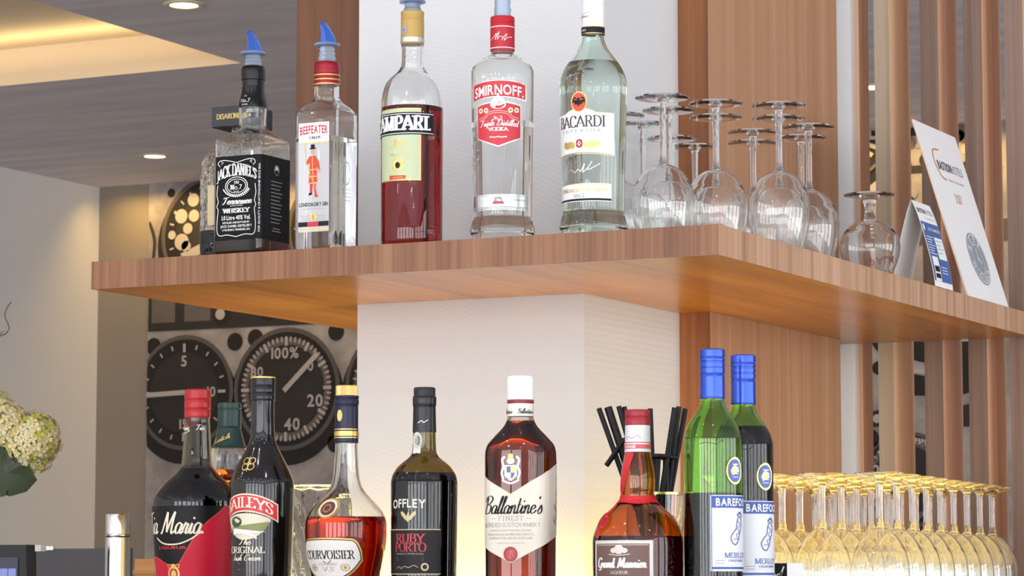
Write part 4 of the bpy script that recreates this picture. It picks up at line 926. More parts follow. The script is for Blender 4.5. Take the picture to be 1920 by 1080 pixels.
# coffee liqueur
X, Y = pos(369, RY+.10, 900)
b = Bottle('coffee_liqueur_bottle', 'dark round-shouldered coffee liqueur bottle with red cap and black and red label', X, Y, BASE,
  [(1152, 66), (1147, 69), (1080, 73), (1035, 77), (965, 82), (947, 82.5), (935, 81), (924, 75), (913, 66), (902, 56), (890, 42), (879, 32), (868, 28.5), (840, 26.5), (800, 24), (785, 23.2), (732, 23), (730, 22)])
b.body(733, DARKG, 880); b.liquid(880, INKL)
RC_ = pr('red_cap', (.36, .009, .013), .34, spec=.4)
b.sleeve('cap', 730, 784, RC_, rows=[(784, .2), (783, .8), (771, .8), (770, .1), (768.5, .1), (767.5, .9), (753, .9), (752, .2), (750.5, .2), (749.5, 1), (733, 1), (730, -2)])['label'] = 'red screw cap'
def f(m, P):
    pol(m, P, [(-20, 781), (22, 781), (8, 800), (-6, 800)], RC_, .0008); text(m, P, 'Maria', -16, 806, 10, CREAM, 'script', w=26); text(m, P, 'Tia', 19, 806, 10, CREAM, 'script', w=16); line(m, P, [(-26, 809), (-14, 812), (0, 807)], 1.2, CREAM)
b.label('neck_label', f)
def f(m, P):
    BP = pr('liqueur_black_label', (.007, .006, .007), .4, spec=.2); RP = pr('liqueur_red_label', (.50, .012, .035), .4, spec=.25)
    rt = lambda u: min(1085, max(948, 1052 + 8*cos(u/18) - max(0, (u-10))*1.15))
    band(m, P, -95, 128, 948, 1142, BP, .0004, 60); band(m, P, -95, 128, rt, 1142, RP, .0007, 80, 10)
    line(m, P, [(u, rt(u)) for u in range(-90, 128, 6)], 1.4, pr('ember_red', (.62, .08, .03), .4), .0009)
    text(m, P, 'Tia Maria.', -14, 1000, 40, CREAM, 'script', w=150, thin=.05, thick=.12, lift=.0010)
    line(m, P, [(-44, 1008), (-22, 1019), (10, 1020), (36, 1011), (56, 997)], 2.6, CREAM, .0010); text(m, P, 'LIQUEUR', -4, 1029, 5, RED, 'bold', w=66, lift=.0010)
    disc(m, P, 0, 1076, 13, 15, GOLD, .0010, 20, .7); disc(m, P, 0, 1077, 6, 8, GOLD, .0010, 16); disc(m, P, 0, 1062, 6, 5, GOLD, .0012, 12)
    for sg in (1, -1): line(m, P, [(sg*8, 1068), (sg*13, 1060), (sg*6, 1058)], 1.3, GOLD, .0012)
b.label('front_label', f, 'black label sweeping into red, cream script')

# bottle behind with green cap
X, Y = pos(430, RY+.24, 830)
b = Bottle('malt_whisky_bottle', 'clear bottle of amber spirit with dark green cap, hidden between liqueur and cream bottle', X, Y, BASE,
  [(1147, 50), (1142, 52), (920, 50), (900, 46), (880, 41), (865, 39), (850, 37.5), (842, 34), (836, 29.5), (825, 26), (812, 22.5), (802, 20.5), (790, 20), (757, 20), (755, 19)])
b.body(757, CLEAR, 882); b.liquid(882, tint('malt_amber', (.72, .27, .06)))
GF = pr('green_foil', (.006, .030, .025), .32, .1, spec=.4)
b.sleeve('cap', 755, 840, GF, rows=[(840, .5), (838, .6), (825, .6), (812, .6), (803, .6), (802, 1.4), (770, 1.4), (769, .5), (767, .5), (766, 1.5), (757, 1.5), (755, -1)],
   extra=lambda m: text(m, b.place, 'Scotch', -2, 828, 9, GOLD, 'script', w=40, rot=.35, lift=.0018))['label'] = 'dark green cap and foil'

# cream liqueur
X, Y = pos(491.5, RY, 900)
b = Bottle('cream_liqueur_bottle', 'black cream liqueur bottle with gold emblem, red banner and small landscape', X, Y, BASE,
  [(1152, 50), (1146, 53), (1080, 57), (990, 58.5), (930, 60), (905, 59.5), (893, 56), (880, 50.5), (865, 43), (850, 35), (838, 29), (826, 24.5), (810, 22.5), (760, 21.5), (712, 21.5), (709, 21)])
BG = pr('black_bottle_glass', (.005, .004, .004), .05, spec=.5)
b.body(712, BG)
b.sleeve('cap', 708, 752, FOILB, rows=[(752, .2), (751, .9), (741, .9), (740, .3), (739, .3), (738, 1), (728, 1.0), (727, .4), (726, .4), (725, 1), (710.5, 1), (708.5, .8)])
b.sleeve('cap_rim', 706, 710, GOLD, rows=[(709.8, 1.2), (708, 1.4), (706.8, .8), (706.6, -3)])['label'] = 'gold rim of the cap'
def f(m, P):
    for sg in (1, -1):
        for dy in (0, 11): disc(m, P, sg*6.5-1, 864+dy, 7.5, 6.8, GOLD, .0006, 20, .72)
    line(m, P, [(-1, 856), (-1, 884)], 1.6, GOLD, .0008, False)
b.label('gold_emblem', f, 'gold interlaced emblem')
def f(m, P):
    ar = lambda o: (lambda u: 927 + o + 20*(u/64)**2)
    band(m, P, -66, 66, ar(-2), ar(32), CREAM, .0004, 40); band(m, P, -64, 64, ar(.5), ar(29.5), RED, .0007, 40); text(m, P, 'BAILEYS', 0, 967, 20, CREAM, 'serif', w=112, arc=16, thick=.17, lift=.0010)
    SKY_ = pr('label_sky', srgb(208, 200, 176), .5); HL = pr('label_hill', srgb(124, 130, 78), .5); TR = pr('label_tree', srgb(58, 74, 52), .5); RV = pr('label_river', srgb(226, 224, 214), .5)
    band(m, P, -50, 50, lambda u: 962 + 18*(u/64)**2, lambda u: 1012 - 34*(abs(u)/50)**2.2, SKY_, .0005, 30); band(m, P, -36, 48, lambda u: 984 - u*.12, lambda u: min(1010 - 30*(abs(u)/50)**2, 1000 - u*.10), HL, .0008, 24)
    disc(m, P, -22, 978, 15, 10, TR, .0011, 20); band(m, P, -30, 40, lambda u: 993 + .1*u, lambda u: 1000 - .06*u, RV, .0012, 16, 1); line(m, P, [(-30, 1001), (-8, 998), (16, 1004), (24, 1010)], 4, RV, .0012)
    text(m, P, 'The', -2, 1021, 12, CREAM, 'script', w=26, lift=.0008); text(m, P, 'ORIGINAL', 0, 1037, 12, CREAM, 'serif', w=78, lift=.0008); text(m, P, 'Irish Cream', 0, 1051, 11, CREAM, 'script', w=62, lift=.0008)
    line(m, P, [(-17, 1057), (17, 1057)], 1, RED, .0008, False); line(m, P, [(-17, 1068), (17, 1068)], 1, RED, .0008, False)
b.label('front_label', f, 'red banner with cream capitals over a green landscape')

# cut glass vase behind
X, Y = at(610, 960, Y=.44).x, .44
t = thing('cut_glass_bowl', 'heavy cut-glass bowl glowing yellow between cream liqueur and cognac bottle', 'bowl', (X, Y, BASE+.0002))
zt = zof(X, Y, 914) - BASE; m = MB()
prof = crom([(.05, 0), (.055, .02), (.058, .06), (.066, zt*.6), (.080, zt*.9), (.083, zt-.004), (.083, zt)], 4); inn = [(r-.008, max(z, .02)) for r, z in prof]
rg = []
for k_, (r, z) in enumerate(prof): rg.append([((r + .0028*cos(9*a*2 + z*60)*(1 if z < zt*.85 else .2))*cos(a), (r + .0028*cos(9*a*2 + z*60)*(1 if z < zt*.85 else .2))*sin(a), z) for a in [2*pi*i/72 for i in range(72)]])
rg += [[(r*cos(2*pi*i/72), r*sin(2*pi*i/72), z) for i in range(72)] for r, z in [((prof[-1][0]+inn[-1][0])/2, zt+.002)] + inn[::-1]]
m.rings(rg, WG, True, True, True); fixn(m); m.build('bowl_body', t, ang=50)
t.location.x = PX0 - .092

# cognac
X, Y = pos(649, RY, 930)
b = Bottle('cognac_bottle', 'curvy clear cognac bottle with gold ribbed cap and navy neck, half full of orange brandy', X, Y, BASE,
  [(1153, 58), (1148, 61), (1110, 60), (1080, 64), (1056, 69), (1032, 74), (1010, 76.3), (990, 76.5), (976, 75.5), (962, 70.5), (951, 63), (940, 53), (930, 43), (918, 33), (905, 27.5), (890, 24.5), (860, 22.3), (830, 21), (760, 20.5), (744, 20.5), (742, 20)])
b.body(744, CLEAR, 970); b.liquid(970, tint('cognac_orange', (.74, .17, .018)))
b.sleeve('cork_cap', 723, 742, GOLD, rows=[(742, 0), (741.5, .5), (725, .5), (723.5, -1), (723.3, -4)]) if False else None
m = MB(); z0, z1 = b.z(742), b.z(723); s = b.s(z0)
m.rings([[((20.2*s - e + .6*s*cos(2*pi*i*32/128))*cos(2*pi*i/128), (20.2*s - e + .6*s*cos(2*pi*i*32/128))*sin(2*pi*i/128), z) for i in range(128)] for e, z in ((0, z0), (0, z1-.0008), (.0012, z1), (.012, z1))], pr('cap_gold', srgb(196, 158, 96), .3, .6), True, True, True); fixn(m); m.build('cap', b.root)['label'] = 'gold ribbed cap'
NAVY = pr('navy_foil', (.010, .011, .036), .34, .05, spec=.35)
def ex(m):
    for y0, y1 in ((803.5, 805.5), (808, 817), (819, 821)): band(m, b.place, -64, 64, y0, y1, GOLD, .0011, 36, 1)
    disc(m, b.place, -2, 779, 6, 11, GOLD, .0011, 16)
b.sleeve('neck_foil', 742, 831, NAVY, rows=[(831, .3), (830, .6), (761, .6), (759, 1.6), (752, 2), (750, .8), (748.5, .8), (747, 1.8), (743, 1.8), (742, .5)], extra=ex)['label'] = 'navy neck foil with gold bands'
def f(m, P):
    disc(m, P, 0, 953, 23, 19, GOLD, .0012, 32); disc(m, P, 0, 953, 19, 16, CREAM, .0018, 32); disc(m, P, 0, 953, 15, 13, pr('seal_brown', (.10, .035, .02), .45), .0024, 28); disc(m, P, 0, 953, 9, 8, pr('seal_brown_rim', (.26, .13, .08), .4), .0027, 20, .6)
b.label('shoulder_seal', f, 'brown and gold medallion')
def f(m, P):
    dn = lambda o: (lambda u: 1082 + o - 62*max(0, (abs(u)-20)/(66+o))**1.7 + (0))
    tpf = lambda o: (lambda u: 1013 - o + 3*(u/64)**2)
    shp = lambda o: (-66-o, 66+o, lambda u: min(1040, tpf(o)(u) + 22*max(0, (abs(u)-50)/(16+o))**3), lambda u: max(1041, dn(o)(u)))
    LW = pr('cognac_label', srgb(214, 210, 204), .5)
    for o, mt, lf in ((5, GOLD, .0004), (2.2, BLACK, .0007), (0.6, LW, .0010)): a0, a1, tf, bf = shp(o); band(m, P, a0, a1, tf, bf, mt, lf, 44)
    text(m, P, 'COURVOISIER', 0, 1048, 16, BLACK, 'serif', w=112, lift=.0013); line(m, P, [(-8, 1052), (2, 1056), (10, 1050)], 1.2, BLACK, .0013)
    text(m, P, 'COGNAC', 2, 1060, 5, GREY, 'serif', w=40, lift=.0013); text(m, P, 'V.S', 2, 1071, 8, GREY, 'serif', w=24, lift=.0013)
    for u in (-32, 36): disc(m, P, u, 1064, 9, 7, GOLD, .0013, 18, .8); disc(m, P, u, 1064, 3.5, 3.5, GOLD, .0013, 10)
    line(m, P, [(-20, 1029), (20, 1029)], .8, GREY, .0013, False)
b.label('front_label', f, 'grey-white shield label with gold and black border')

# port
X, Y = pos(795.5, RY, 900)
b = Bottle('port_bottle', 'black ruby port bottle with rounded shoulders, white neck seal and dark label with red lettering', X, Y, BASE,
  [(1153, 57), (1147, 60), (1080, 61), (920, 62.5), (902, 62), (891, 59.5), (881, 54), (873, 47.5), (866, 39), (860, 31.5), (855, 26.5), (849, 23.5), (840, 22.3), (800, 20.8), (760, 19.8), (744, 19.8), (742, 19)])
b.body(744, OLIVE, 888); b.liquid(888, INKL)
b.sleeve('stopper_cap', 726, 743, pr('dark_cap', (.016, .016, .020), .4, spec=.3), rows=[(743, -.2), (742, .4), (729, .4), (727, -.6), (726.5, -3)])
b.sleeve('neck_foil', 742, 812, pr('black_satin_foil', (.012, .011, .013), .25, spec=.35), rows=[(811, .3), (810, .5), (762, .5), (760, 1.6), (748, 1.9), (744, 1.2), (743, .2)], extra=lambda m: line(m, b.place, [(-2, 793), (6, 789), (10, 792), (18, 787)], 1, SILVER, .0011))
def f(m, P):
    LW = pr('seal_paper', srgb(206, 204, 198), .5); pol(m, P, [(-13, 836), (5, 836), (5, 850), (-13, 850)], LW, .0008)
    disc(m, P, -4, 826, 11.5, 16, LW, .0009, 24); disc(m, P, -4, 826, 9, 12.5, GREY, .0012, 24, .88); disc(m, P, -4, 826, 5, 7.5, GREY, .0012, 18, .75); pol(m, P, [(-7, 823), (-1, 823), (-1, 830), (-7, 830)], GREY, .0012)
b.label('neck_seal', f, 'white guarantee seal')
def f(m, P):
    text(m, P, 'OFFLEY', -3, 953, 16, pr('pale_print', (.62, .60, .54), .5), 'bold', w=78, arc=2, rot=None, lift=.0006)
    GP = pr('pale_gold_print', (.50, .42, .22), .4)
    for sg in (1, -1): pol(m, P, [(sg*2, 969), (sg*7, 963), (sg*13, 958), (sg*17, 960), (sg*15, 966), (sg*11, 969), (sg*8, 973), (sg*3, 976)][::sg], GP, .0006)
    disc(m, P, 0, 971, 3.2, 8, GP, .0007, 14); disc(m, P, 1, 962.5, 2.2, 2.6, GP, .0008, 10)
    DL = pr('dark_label_paper', (.014, .012, .014), .45, spec=.2)
    band(m, P, -64, 64, 992, 1077, DL, .0005, 36); band(m, P, -64, 64, 992, 993.6, GP, .0008, 36, 1); band(m, P, -64, 64, 1075.5, 1077, GP, .0008, 36, 1)
    PR = pr('port_red', (.42, .03, .035), .4); text(m, P, 'RUBY', 2, 1017, 16, PR, 'serif', w=62, lift=.0009); text(m, P, 'PORTO', 2, 1034, 16, PR, 'serif', w=68, lift=.0009); text(m, P, 'PRODUCT OF PORTUGAL', 2, 1040, 3, GREY, w=60, lift=.0009)
    for y in (1046, 1050): line(m, P, [(-28, y), (30, y)], .8, GREY, .0009, False)
    line(m, P, [(-28, 1066), (-20, 1062), (-16, 1066), (-8, 1062), (2, 1064), (12, 1060), (20, 1064)], 1, GP, .0009); disc(m, P, 33, 1063, 7.5, 7.5, GP, .0009, 20, .6)
b.label('front_label', f, 'dark label with red capitals')

# blended scotch: flat flask shape
X, Y = pos(976, RY, 900)
R_ = lambda y, hw, hd, rc: (y, hw, hd, rc)
b = Bottle('scotch_bottle', 'brown flask-shaped scotch bottle with white cap and cream label, in front of the white pillar', X, Y, BASE,
  [R_(1155, 62, 36, 26), R_(1149, 65, 39, 29), R_(1149, 65, 39, 29), R_(900, 66, 40, 30), R_(860, 66.5, 40, 30), R_(846, 66, 40, 31), R_(834, 63, 39, 33), R_(824, 55.5, 37, 35), R_(814, 46, 34, 33), R_(805, 37, 30, 30), R_(797, 30.5, 27.5, 27.5), R_(789, 26.5, 26, 26), R_(781, 24.5, 24.5, 24.5), R_(756, 23.8, 23.8, 23.8), R_(750, 23.8, 23.8, 23.8), R_(708, 23, 23, 23)])
b.body(720, glass('brown_tint_glass', (.95, .93, .90)), 790); b.liquid(790, tint('scotch_brown', (.44, .15, .040)))
b.sleeve('cap', 705, 751, CAPW, rows=[(750.5, .2), (750, 1.3), (735, 1.3), (734, 1.7), (711, 1.7), (707, 1.2), (705.5, -.5), (705.2, -4)])['label'] = 'ivory white cap'
b.sleeve('cap_ring', 750, 757, pr('dark_red_ring', (.22, .02, .02), .35), rows=[(756.5, .2), (755.5, .8), (752, .8), (751, .2)])
b.sleeve('neck_label', 757, 781, pr('ivory_paper', srgb(222, 218, 208), .5), rows=[(781, .3), (780.5, .5), (758, .5), (757.5, .3)], extra=lambda m: [text(m, b.place, "Ballantine's", u, 775, 9, BLACK, 'script', w=34, lift=.0012) for u in (-22, 24)])
def f(m, P):
    IV = pr('cream_label', srgb(212, 205, 190), .5)
    tpv = lambda u: 926 - abs(u)*.56 if u < 75 else 884 - (u-75)*.42
    btv = lambda u: 1056 - abs(u)*.50 if u < 75 else 1018 - (u-75)*.36
    band(m, P, -68, 152, tpv, btv, IV, .0005, 90, 6); 
    for sgn in (0,): line(m, P, [(-68, tpv(-68)), (0, 926), (75, 884)], 1.3, GOLD, .0008, False); line(m, P, [(-68, btv(-68)), (0, 1056), (75, 1018)], 1.3, GOLD, .0008, False)
    text(m, P, "Ballantine's", 0, 963, 32, BLACK, 'script', w=124, thin=.035, thick=.12, lift=.0009)
    text(m, P, 'FINEST', 0, 976, 9, GREY, 'serif', w=52, track=.2, thick=.12, lift=.0009); line(m, P, [(-44, 972), (-32, 972)], 1, GREY, .0009, False); line(m, P, [(32, 972), (44, 972)], 1, GREY, .0009, False)
    text(m, P, 'BLENDED SCOTCH WHISKY', 0, 988, 8, GREY, 'sans', w=122, lift=.0009); text(m, P, 'BLENDED & BOTTLED IN SCOTLAND', 0, 996, 3.2, GREY, w=86, lift=.0009)
    text(m, P, 'GEORGE BALLANTINE AND SON LTD.', 0, 1004, 4.2, GREY, w=98, lift=.0009); text(m, P, 'DUMBARTON, G82 2SS, SCOTLAND', 0, 1011, 4.2, GREY, w=92, lift=.0009); line(m, P, [(-30, 1018), (30, 1018)], .9, GREY, .0009, False)
    text(m, P, "Ballantine's", 122, 942, 19, GREY, 'script', rot=pi/2 - .12, w=92, lift=.0009)
b.label('front_label', f, 'cream label with notched top and black script')
def f(m, P):
    m_ = [SILVER, GOLD, pr('crest_blue', (.10, .13, .26), .4)]
    pol(m, P, [(-13, 872), (13, 872), (13, 892), (0, 902), (-13, 892)], m_[0], .0005); pol(m, P, [(-9, 874), (0, 874), (0, 886), (-9, 886)], m_[2], .0008); pol(m, P, [(0, 886), (9, 886), (6, 894), (0, 898)], m_[2], .0008); pol(m, P, [(0, 874), (9, 874), (9, 886), (0, 886)], m_[1], .0008)
    for sg in (1, -1): line(m, P, [(sg*15, 898), (sg*19, 886), (sg*15, 874), (sg*18, 862), (sg*12, 856)], 4.2, m_[0], .0006)
    disc(m, P, 0, 864, 8, 6, m_[0], .0006, 18); disc(m, P, 0, 856, 6, 5, m_[1], .0007, 16); line(m, P, [(-6, 850), (-3, 856), (0, 849), (3, 856), (6, 850)], 1.6, m_[1], .0008, False); line(m, P, [(-18, 900), (0, 906), (18, 900)], 3, m_[0], .0007)
b.label('crest', f, 'silver and blue coat of arms')
def f(m, P):
    WX = pr('wax_red', (.40, .016, .02), .35, coat=.3)
    disc(m, P, 0, 1039, 14, 14, WX, .0016, 28); disc(m, P, 0, 1039, 14, 14, pr('wax_red_rim', (.30, .012, .016), .35), .0022, 28, .86); text(m, P, 'B', 0, 1046, 14, pr('wax_pale', (.62, .20, .18), .4), 'script', lift=.0022)
b.label('wax_seal', f, 'red wax seal')

# orange liqueur
X, Y = pos(1196, RY, 900)
b = Bottle('orange_liqueur_bottle', 'bell-shaped amber orange-liqueur bottle with red cap, red ribbon and wax seal', X, Y, BASE,
  [(1156, 78), (1150, 82), (1080, 85.5), (1030, 86), (1008, 85), (995, 81.5), (984, 76.5), (973, 69.5), (963, 60.5), (954, 50), (946, 40.5), (938, 33), (930, 30.5), (918, 31.5), (905, 32), (890, 31.5), (875, 29.5), (860, 26.5), (848, 24), (838, 22.8), (800, 22.3), (770, 22), (768, 21.5)])
b.body(771, AMBER, 1006); b.liquid(1006, tint('orange_liqueur_red', (.20, .02, .008)))
b.sleeve('cap', 768, 798, pr('crimson_cap', (.27, .010, .020), .36, spec=.4), rows=[(798, .2), (797.5, .8), (786, .8), (785, .2), (783, .2), (782, 1), (771, 1), (768.5, .3), (768.2, -3)])['label'] = 'dark red cap'
def ex(m):
    band(m, b.place, -72, 72, 833, 841, pr('pink_red', (.52, .08, .10), .4), .0010, 40, 1); band(m, b.place, -72, 72, 828.5, 830, RED, .0010, 40, 1); line(m, b.place, [(-16, 822), (-8, 818), (0, 822), (10, 816), (16, 822)], 1, GREY, .0010); text(m, b.place, 'ROUGE', -6, 839.5, 4.6, WHITE, 'bold', w=26, lift=.0013); line(m, b.place, [(-14, 808), (14, 808)], .8, GREY, .0010, False)
b.sleeve('neck_label', 798, 848, pr('neck_paper', srgb(206, 204, 206), .45), rows=[(848, .2), (847, .5), (799, .5), (798, .2)], extra=ex)['label'] = 'white neck label with pink stripe'
RIB = pr('red_ribbon', (.50, .010, .018), .4, sheen=.3)
def f(m, P):
    line(m, P, [(-4, 848), (-10, 870), (-20, 900), (-28, 924), (-36, 936)], 17, RIB, .0012); band(m, P, -110, 110, lambda u: 929 + 1.5*sin(u/14), lambda u: 943 + 1.5*sin(u/11), RIB, .0018, 60, 2)
    line(m, P, [(-34, 938), (-40, 960), (-52, 990), (-58, 1008)], 13, RIB, .0014)
b.label('ribbon', f, 'red satin ribbon')
def f(m, P): disc(m, P, -46, 976, 17, 15, RED, .0022, 24, 0, -.5); disc(m, P, -46, 976, 17.5, 15.5, pr('seal_rim', (.34, .012, .018), .3), .0030, 24, .84, -.5); disc(m, P, -46, 976, 8, 7, pr('seal_rim', (.3, .01, .01), .3), .0028, 16, .7, -.5)
b.label('wax_seal', f, 'red wax seal')
def f(m, P):
    BR = pr('brown_label', srgb(104, 78, 70), .5); SW = pr('label_border', srgb(206, 200, 194), .5)
    band(m, P, -66, 66, 1013, 1144, SW, .0005, 40); band(m, P, -59, 59, 1019, 1138, BR, .0008, 36); band(m, P, -57, 57, 1021, 1022, SW, .0010, 34, 1)
    disc(m, P, 0, 1030, 10, 9, SW, .0011, 18); disc(m, P, -11, 1032, 7, 5, SW, .0012, 12); disc(m, P, 11, 1032, 7, 5, SW, .0012, 12); line(m, P, [(-22, 1039), (0, 1041), (22, 1039)], 1.4, SW, .0012)
    text(m, P, 'Grand Marnier', 0, 1064, 18, WHITE, 'script', w=104, thin=.06, thick=.22, slant=.06, lift=.0011); text(m, P, 'LIQUEUR', 0, 1076, 5.5, SW, 'serif', w=36, lift=.0011); text(m, P, 'ORANGE & COGNAC', 0, 1087, 5, SW, 'serif', w=66, lift=.0011)
b.label('front_label', f, 'brown label with white border')

# straw holder behind
X, Y = at(1226, 940, Y=-.30).x, -.30
hold = thing('straw_tumbler', 'gold-rimmed tumbler of black straws standing behind the orange liqueur bottle', 'tumbler', (X, Y, BASE))
zt = zof(X, Y, 925) - BASE; m = MB(); r0 = .039
m.lathe([(.001, .0002), (.033, .0002), (.035, .003), (r0, zt), (r0-.0009, zt+.0006), (r0-.0018, zt), (.033, .012), (.001, .011)], WG, 48, True, True); fixn(m); m.build('tumbler_body', hold, ang=50)
m = MB(); m.lathe([(r0+.0003, zt-.0022), (r0+.0004, zt+.0008), (r0-.001, zt+.0012)], pr('rim_gold', (.80, .60, .20), .25, .8), 48, False, False); m.build('gold_rim', hold)['label'] = 'gold rim'
STR = pr('black_straw', (.008, .008, .009), .45, spec=.25)
def straw(top, foot, lab, r=.0034, bend=None):
    tp_ = at(top[0], top[1], Y=Y+top[2]); ft = Vector((X+foot[0], Y+foot[1], BASE+.0125+.0036))
    m = MB(); pts = [ft, tp_] if not bend else [ft, tp_] + [at(q[0], q[1], Y=Y+q[2]) for q in bend]
    pts = [p - ft for p in pts]
    if bend: pts = [pts[0]] + crom([tuple(pts[0].lerp(pts[1], .92))] + [tuple(p) for p in pts[1:]], 5)
    m.tube(pts, r, STR, 14, True); fixn(m); o = m.build('drinking_straw', None, loc=ft); tag(o, lab, 'straw', 'black straws in the gold-rimmed tumbler')
straw((1123, 766, -.010), (.023, -.010), 'black straw leaning furthest out to the left of the tumbler')
straw((1140, 764, .0), (.023, .0), 'thick black straw second from the left, doubled at its top', .0052)
straw((1160, 762, .0105), (.023, .0105), 'black straw third from the left, leaning over the amber bottle neck')
straw((1170, 763, .0195), (.016, .0195), 'black straw fourth from the left, just touching the red cap in view')
straw((1176, 826, -.0195), (.014, -.0195), 'bent black straw whose short end hooks down to the left', .0034, [(1168, 828, -.0205), (1153, 850, -.0215), (1137, 873, -.0225)])
straw((1219, 766, .018), (-.004, .020), 'upright black straw close behind the red-capped neck')
straw((1265, 764, -.006), (-.010, -.006), 'upright black straw, left of the close pair beside the green bottle')
straw((1273, 762, .010), (-.002, .006), 'upright black straw, right of the close pair beside the green bottle')
straw((1285, 766, .022), (-.012, .018), 'black straw nearest to the green wine bottle, before the dark wood')
# two flat-topped muddlers
for (px, py, dy), lb in (((1233, 860, -.012), 'black stirrer with flat round head, left of two in the straw tumbler'), ((1249, 862, .004), 'black stirrer with flat round head, right of two in the straw tumbler')):
    tp_ = at(px, py, Y=Y+dy); ft = Vector((tp_.x - .002 - (.010 if dy < 0 else 0), Y+dy, BASE+.0125+.0045)); st_ = thing('stirrer', lb, 'stirrer', ft, 0, 'stirrers in the straw tumbler')
    m = MB(); m.tube([(0, 0, 0), tp_ - ft], .0042, STR, 14); fixn(m); m.build('shaft', st_)
    m = MB(); d = tp_ - ft; m.lathe([(.001, d.z-.001), (.010, d.z), (.0145, d.z+.002), (.0140, d.z+.0045), (.009, d.z+.006), (.001, d.z+.0065)], STR, 28, True, True, d.x, d.y); fixn(m); m.build('head', st_)

# red wine bottles
BCAP = pr('blue_metal_cap', (.035, .075, .44), .24, .7)
def wine(px, dy, dyp, name_label, liq, gl, lcol, rz):
    X, Y = pos(px, dy, 900); q = lambda y: y + dyp
    b = Bottle('wine_bottle', name_label, X, Y, BASE, [(q(1158-dyp*.95), 50), (q(1150), 54.5), (q(1000), 55), (q(840), 55), (q(822), 54.5), (q(810), 52), (q(798), 47.5), (q(786), 40.5), (q(775), 32.5), (q(765), 26.5), (q(755), 23.5), (q(746), 22.5), (q(700), 22), (q(660), 22), (q(656), 21)], rz, group='red wine bottles with blue screw caps')
    b.body(q(659), gl, q(liq)); b.liquid(q(liq), lcol)
    b.sleeve('screw_cap', q(655), q(748), BCAP, rows=[(q(748), .2), (q(747.5), .5), (q(703), .5), (q(702), -.2), (q(700.5), -.2), (q(700), 1.2), (q(691), 1.2), (q(690), .2), (q(688.5), .2), (q(688), 1.2), (q(681), 1.2), (q(680), .3), (q(678), .3), (q(677), 1.2), (q(672), 1.2), (q(671), .4), (q(669.5), .4), (q(669), 1.3), (q(657), 1.3), (q(655), -.4), (q(654.8), -4)])['label'] = 'metallic blue screw cap'
    def f(m, P):
        LP = pr('wine_label_paper', srgb(216, 220, 226), .5); BB = pr('wine_blue', srgb(56, 84, 156), .45); PV = pr('foot_violet', srgb(92, 96, 160), .5)
        t0 = 928; band(m, P, -54, 54, q(t0), q(1071), LP, .0005, 36); band(m, P, -52, 52, q(t0+1.5), q(t0+24), BB, .0008, 36)
        text(m, P, 'BAREFOOT', 0, q(t0+20), 14, WHITE, 'bold', w=90, lift=.0011)
        band(m, P, -52, 52, q(1063), q(1067), BB, .0008, 36, 1); band(m, P, -53, -51.5, q(t0), q(1071), BB, .0008, 2); band(m, P, 51.5, 53, q(t0), q(1071), BB, .0008, 2)
        line(m, P, [(-10, q(1018)), (-14, q(1008)), (-8, q(998)), (0, q(990)), (2, q(978)), (8, q(968)), (16, q(974)), (16, q(988)), (10, q(1000)), (6, q(1012)), (-2, q(1021)), (-10, q(1018))], 2.2, PV, .0010)
        line(m, P, [(4, q(976)), (12, q(984)), (4, q(990)), (10, q(998)), (0, q(1002)), (4, q(1010)), (-8, q(1010))], 1.2, PV, .0010)
        for k, (u, v) in enumerate(((4, 965), (8, 962), (12, 961), (15.5, 963), (18, 967))): disc(m, P, u, q(v), 2.1, 2.6, PV, .0010, 12)
        text(m, P, 'MERLOT', 2, q(1046), 10, BB, 'serif', w=60, thick=.11, lift=.0011); text(m, P, 'CALIFORNIA', 2, q(1053), 4, PV, 'serif', w=44, lift=.0011)
        for y in (1051, 1056): line(m, P, [(-46, q(y)), (-28, q(y))], .9, PV, .0010, False)
    b.label('front_label', f, 'white label with blue band and violet footprint')
    def f(m, P):
        disc(m, P, -2, q(882), 21, 26, pr('medal_gold', (.66, .52, .20), .3, .5), .0008, 36); disc(m, P, -2, q(882), 16.5, 21.5, pr('medal_blue', srgb(74, 98, 176), .4), .0012, 32)
        for k in range(5): line(m, P, [(-12+abs(k-2)*1.2, q(870+k*6)), (8-abs(k-2)*1.2, q(870+k*6))], 2.2 if k in (0, 1) else 1.2, WHITE, .0015, False)
    b.label('round_medal', f, 'gold and blue round sticker')
    return b
wine(1337, -.50, 0, 'green wine bottle, half full, foremost of the two with blue screw caps', 925, GREENG, tint('wine_black', (.05, .004, .006)), radians(72))
wine(1395, -.415, 11, 'dark full wine bottle behind the green one, right of it', 790, GREENG, INKL, radians(70))
m = MB(); BS = pr('black_sign_card', (.012, .012, .013), .4)
pA = at(1458, 1056, Y=-.30); sg_ = thing('menu_stand', 'small black card with white writing behind the right-hand wine bottle, mostly cut off', 'sign', (pA.x, -.30, BASE)); hz = pA.z - BASE
m.box((-.06, 0, 0), (.012, .003, hz), BS); text(m, lambda u, y, l: Vector((u, -.0006, hz-y)), 'Red', -.012, .022, .018, WHITE, 'script', w=.032); text(m, lambda u, y, l: Vector((u, -.0006, hz-y)), 'Merlot', -.028, .06, .014, WHITE, 'script', w=.05); m.build('card', sg_, smooth=False, merge=0)
m = MB(); m.prism([(.0125, 0), (.026, .020), (.024, .024), (.0125, .006)], 0, hz, pr('clear_acrylic', (.75, .76, .76), .2)); m.build('stand_leg', sg_, smooth=False)

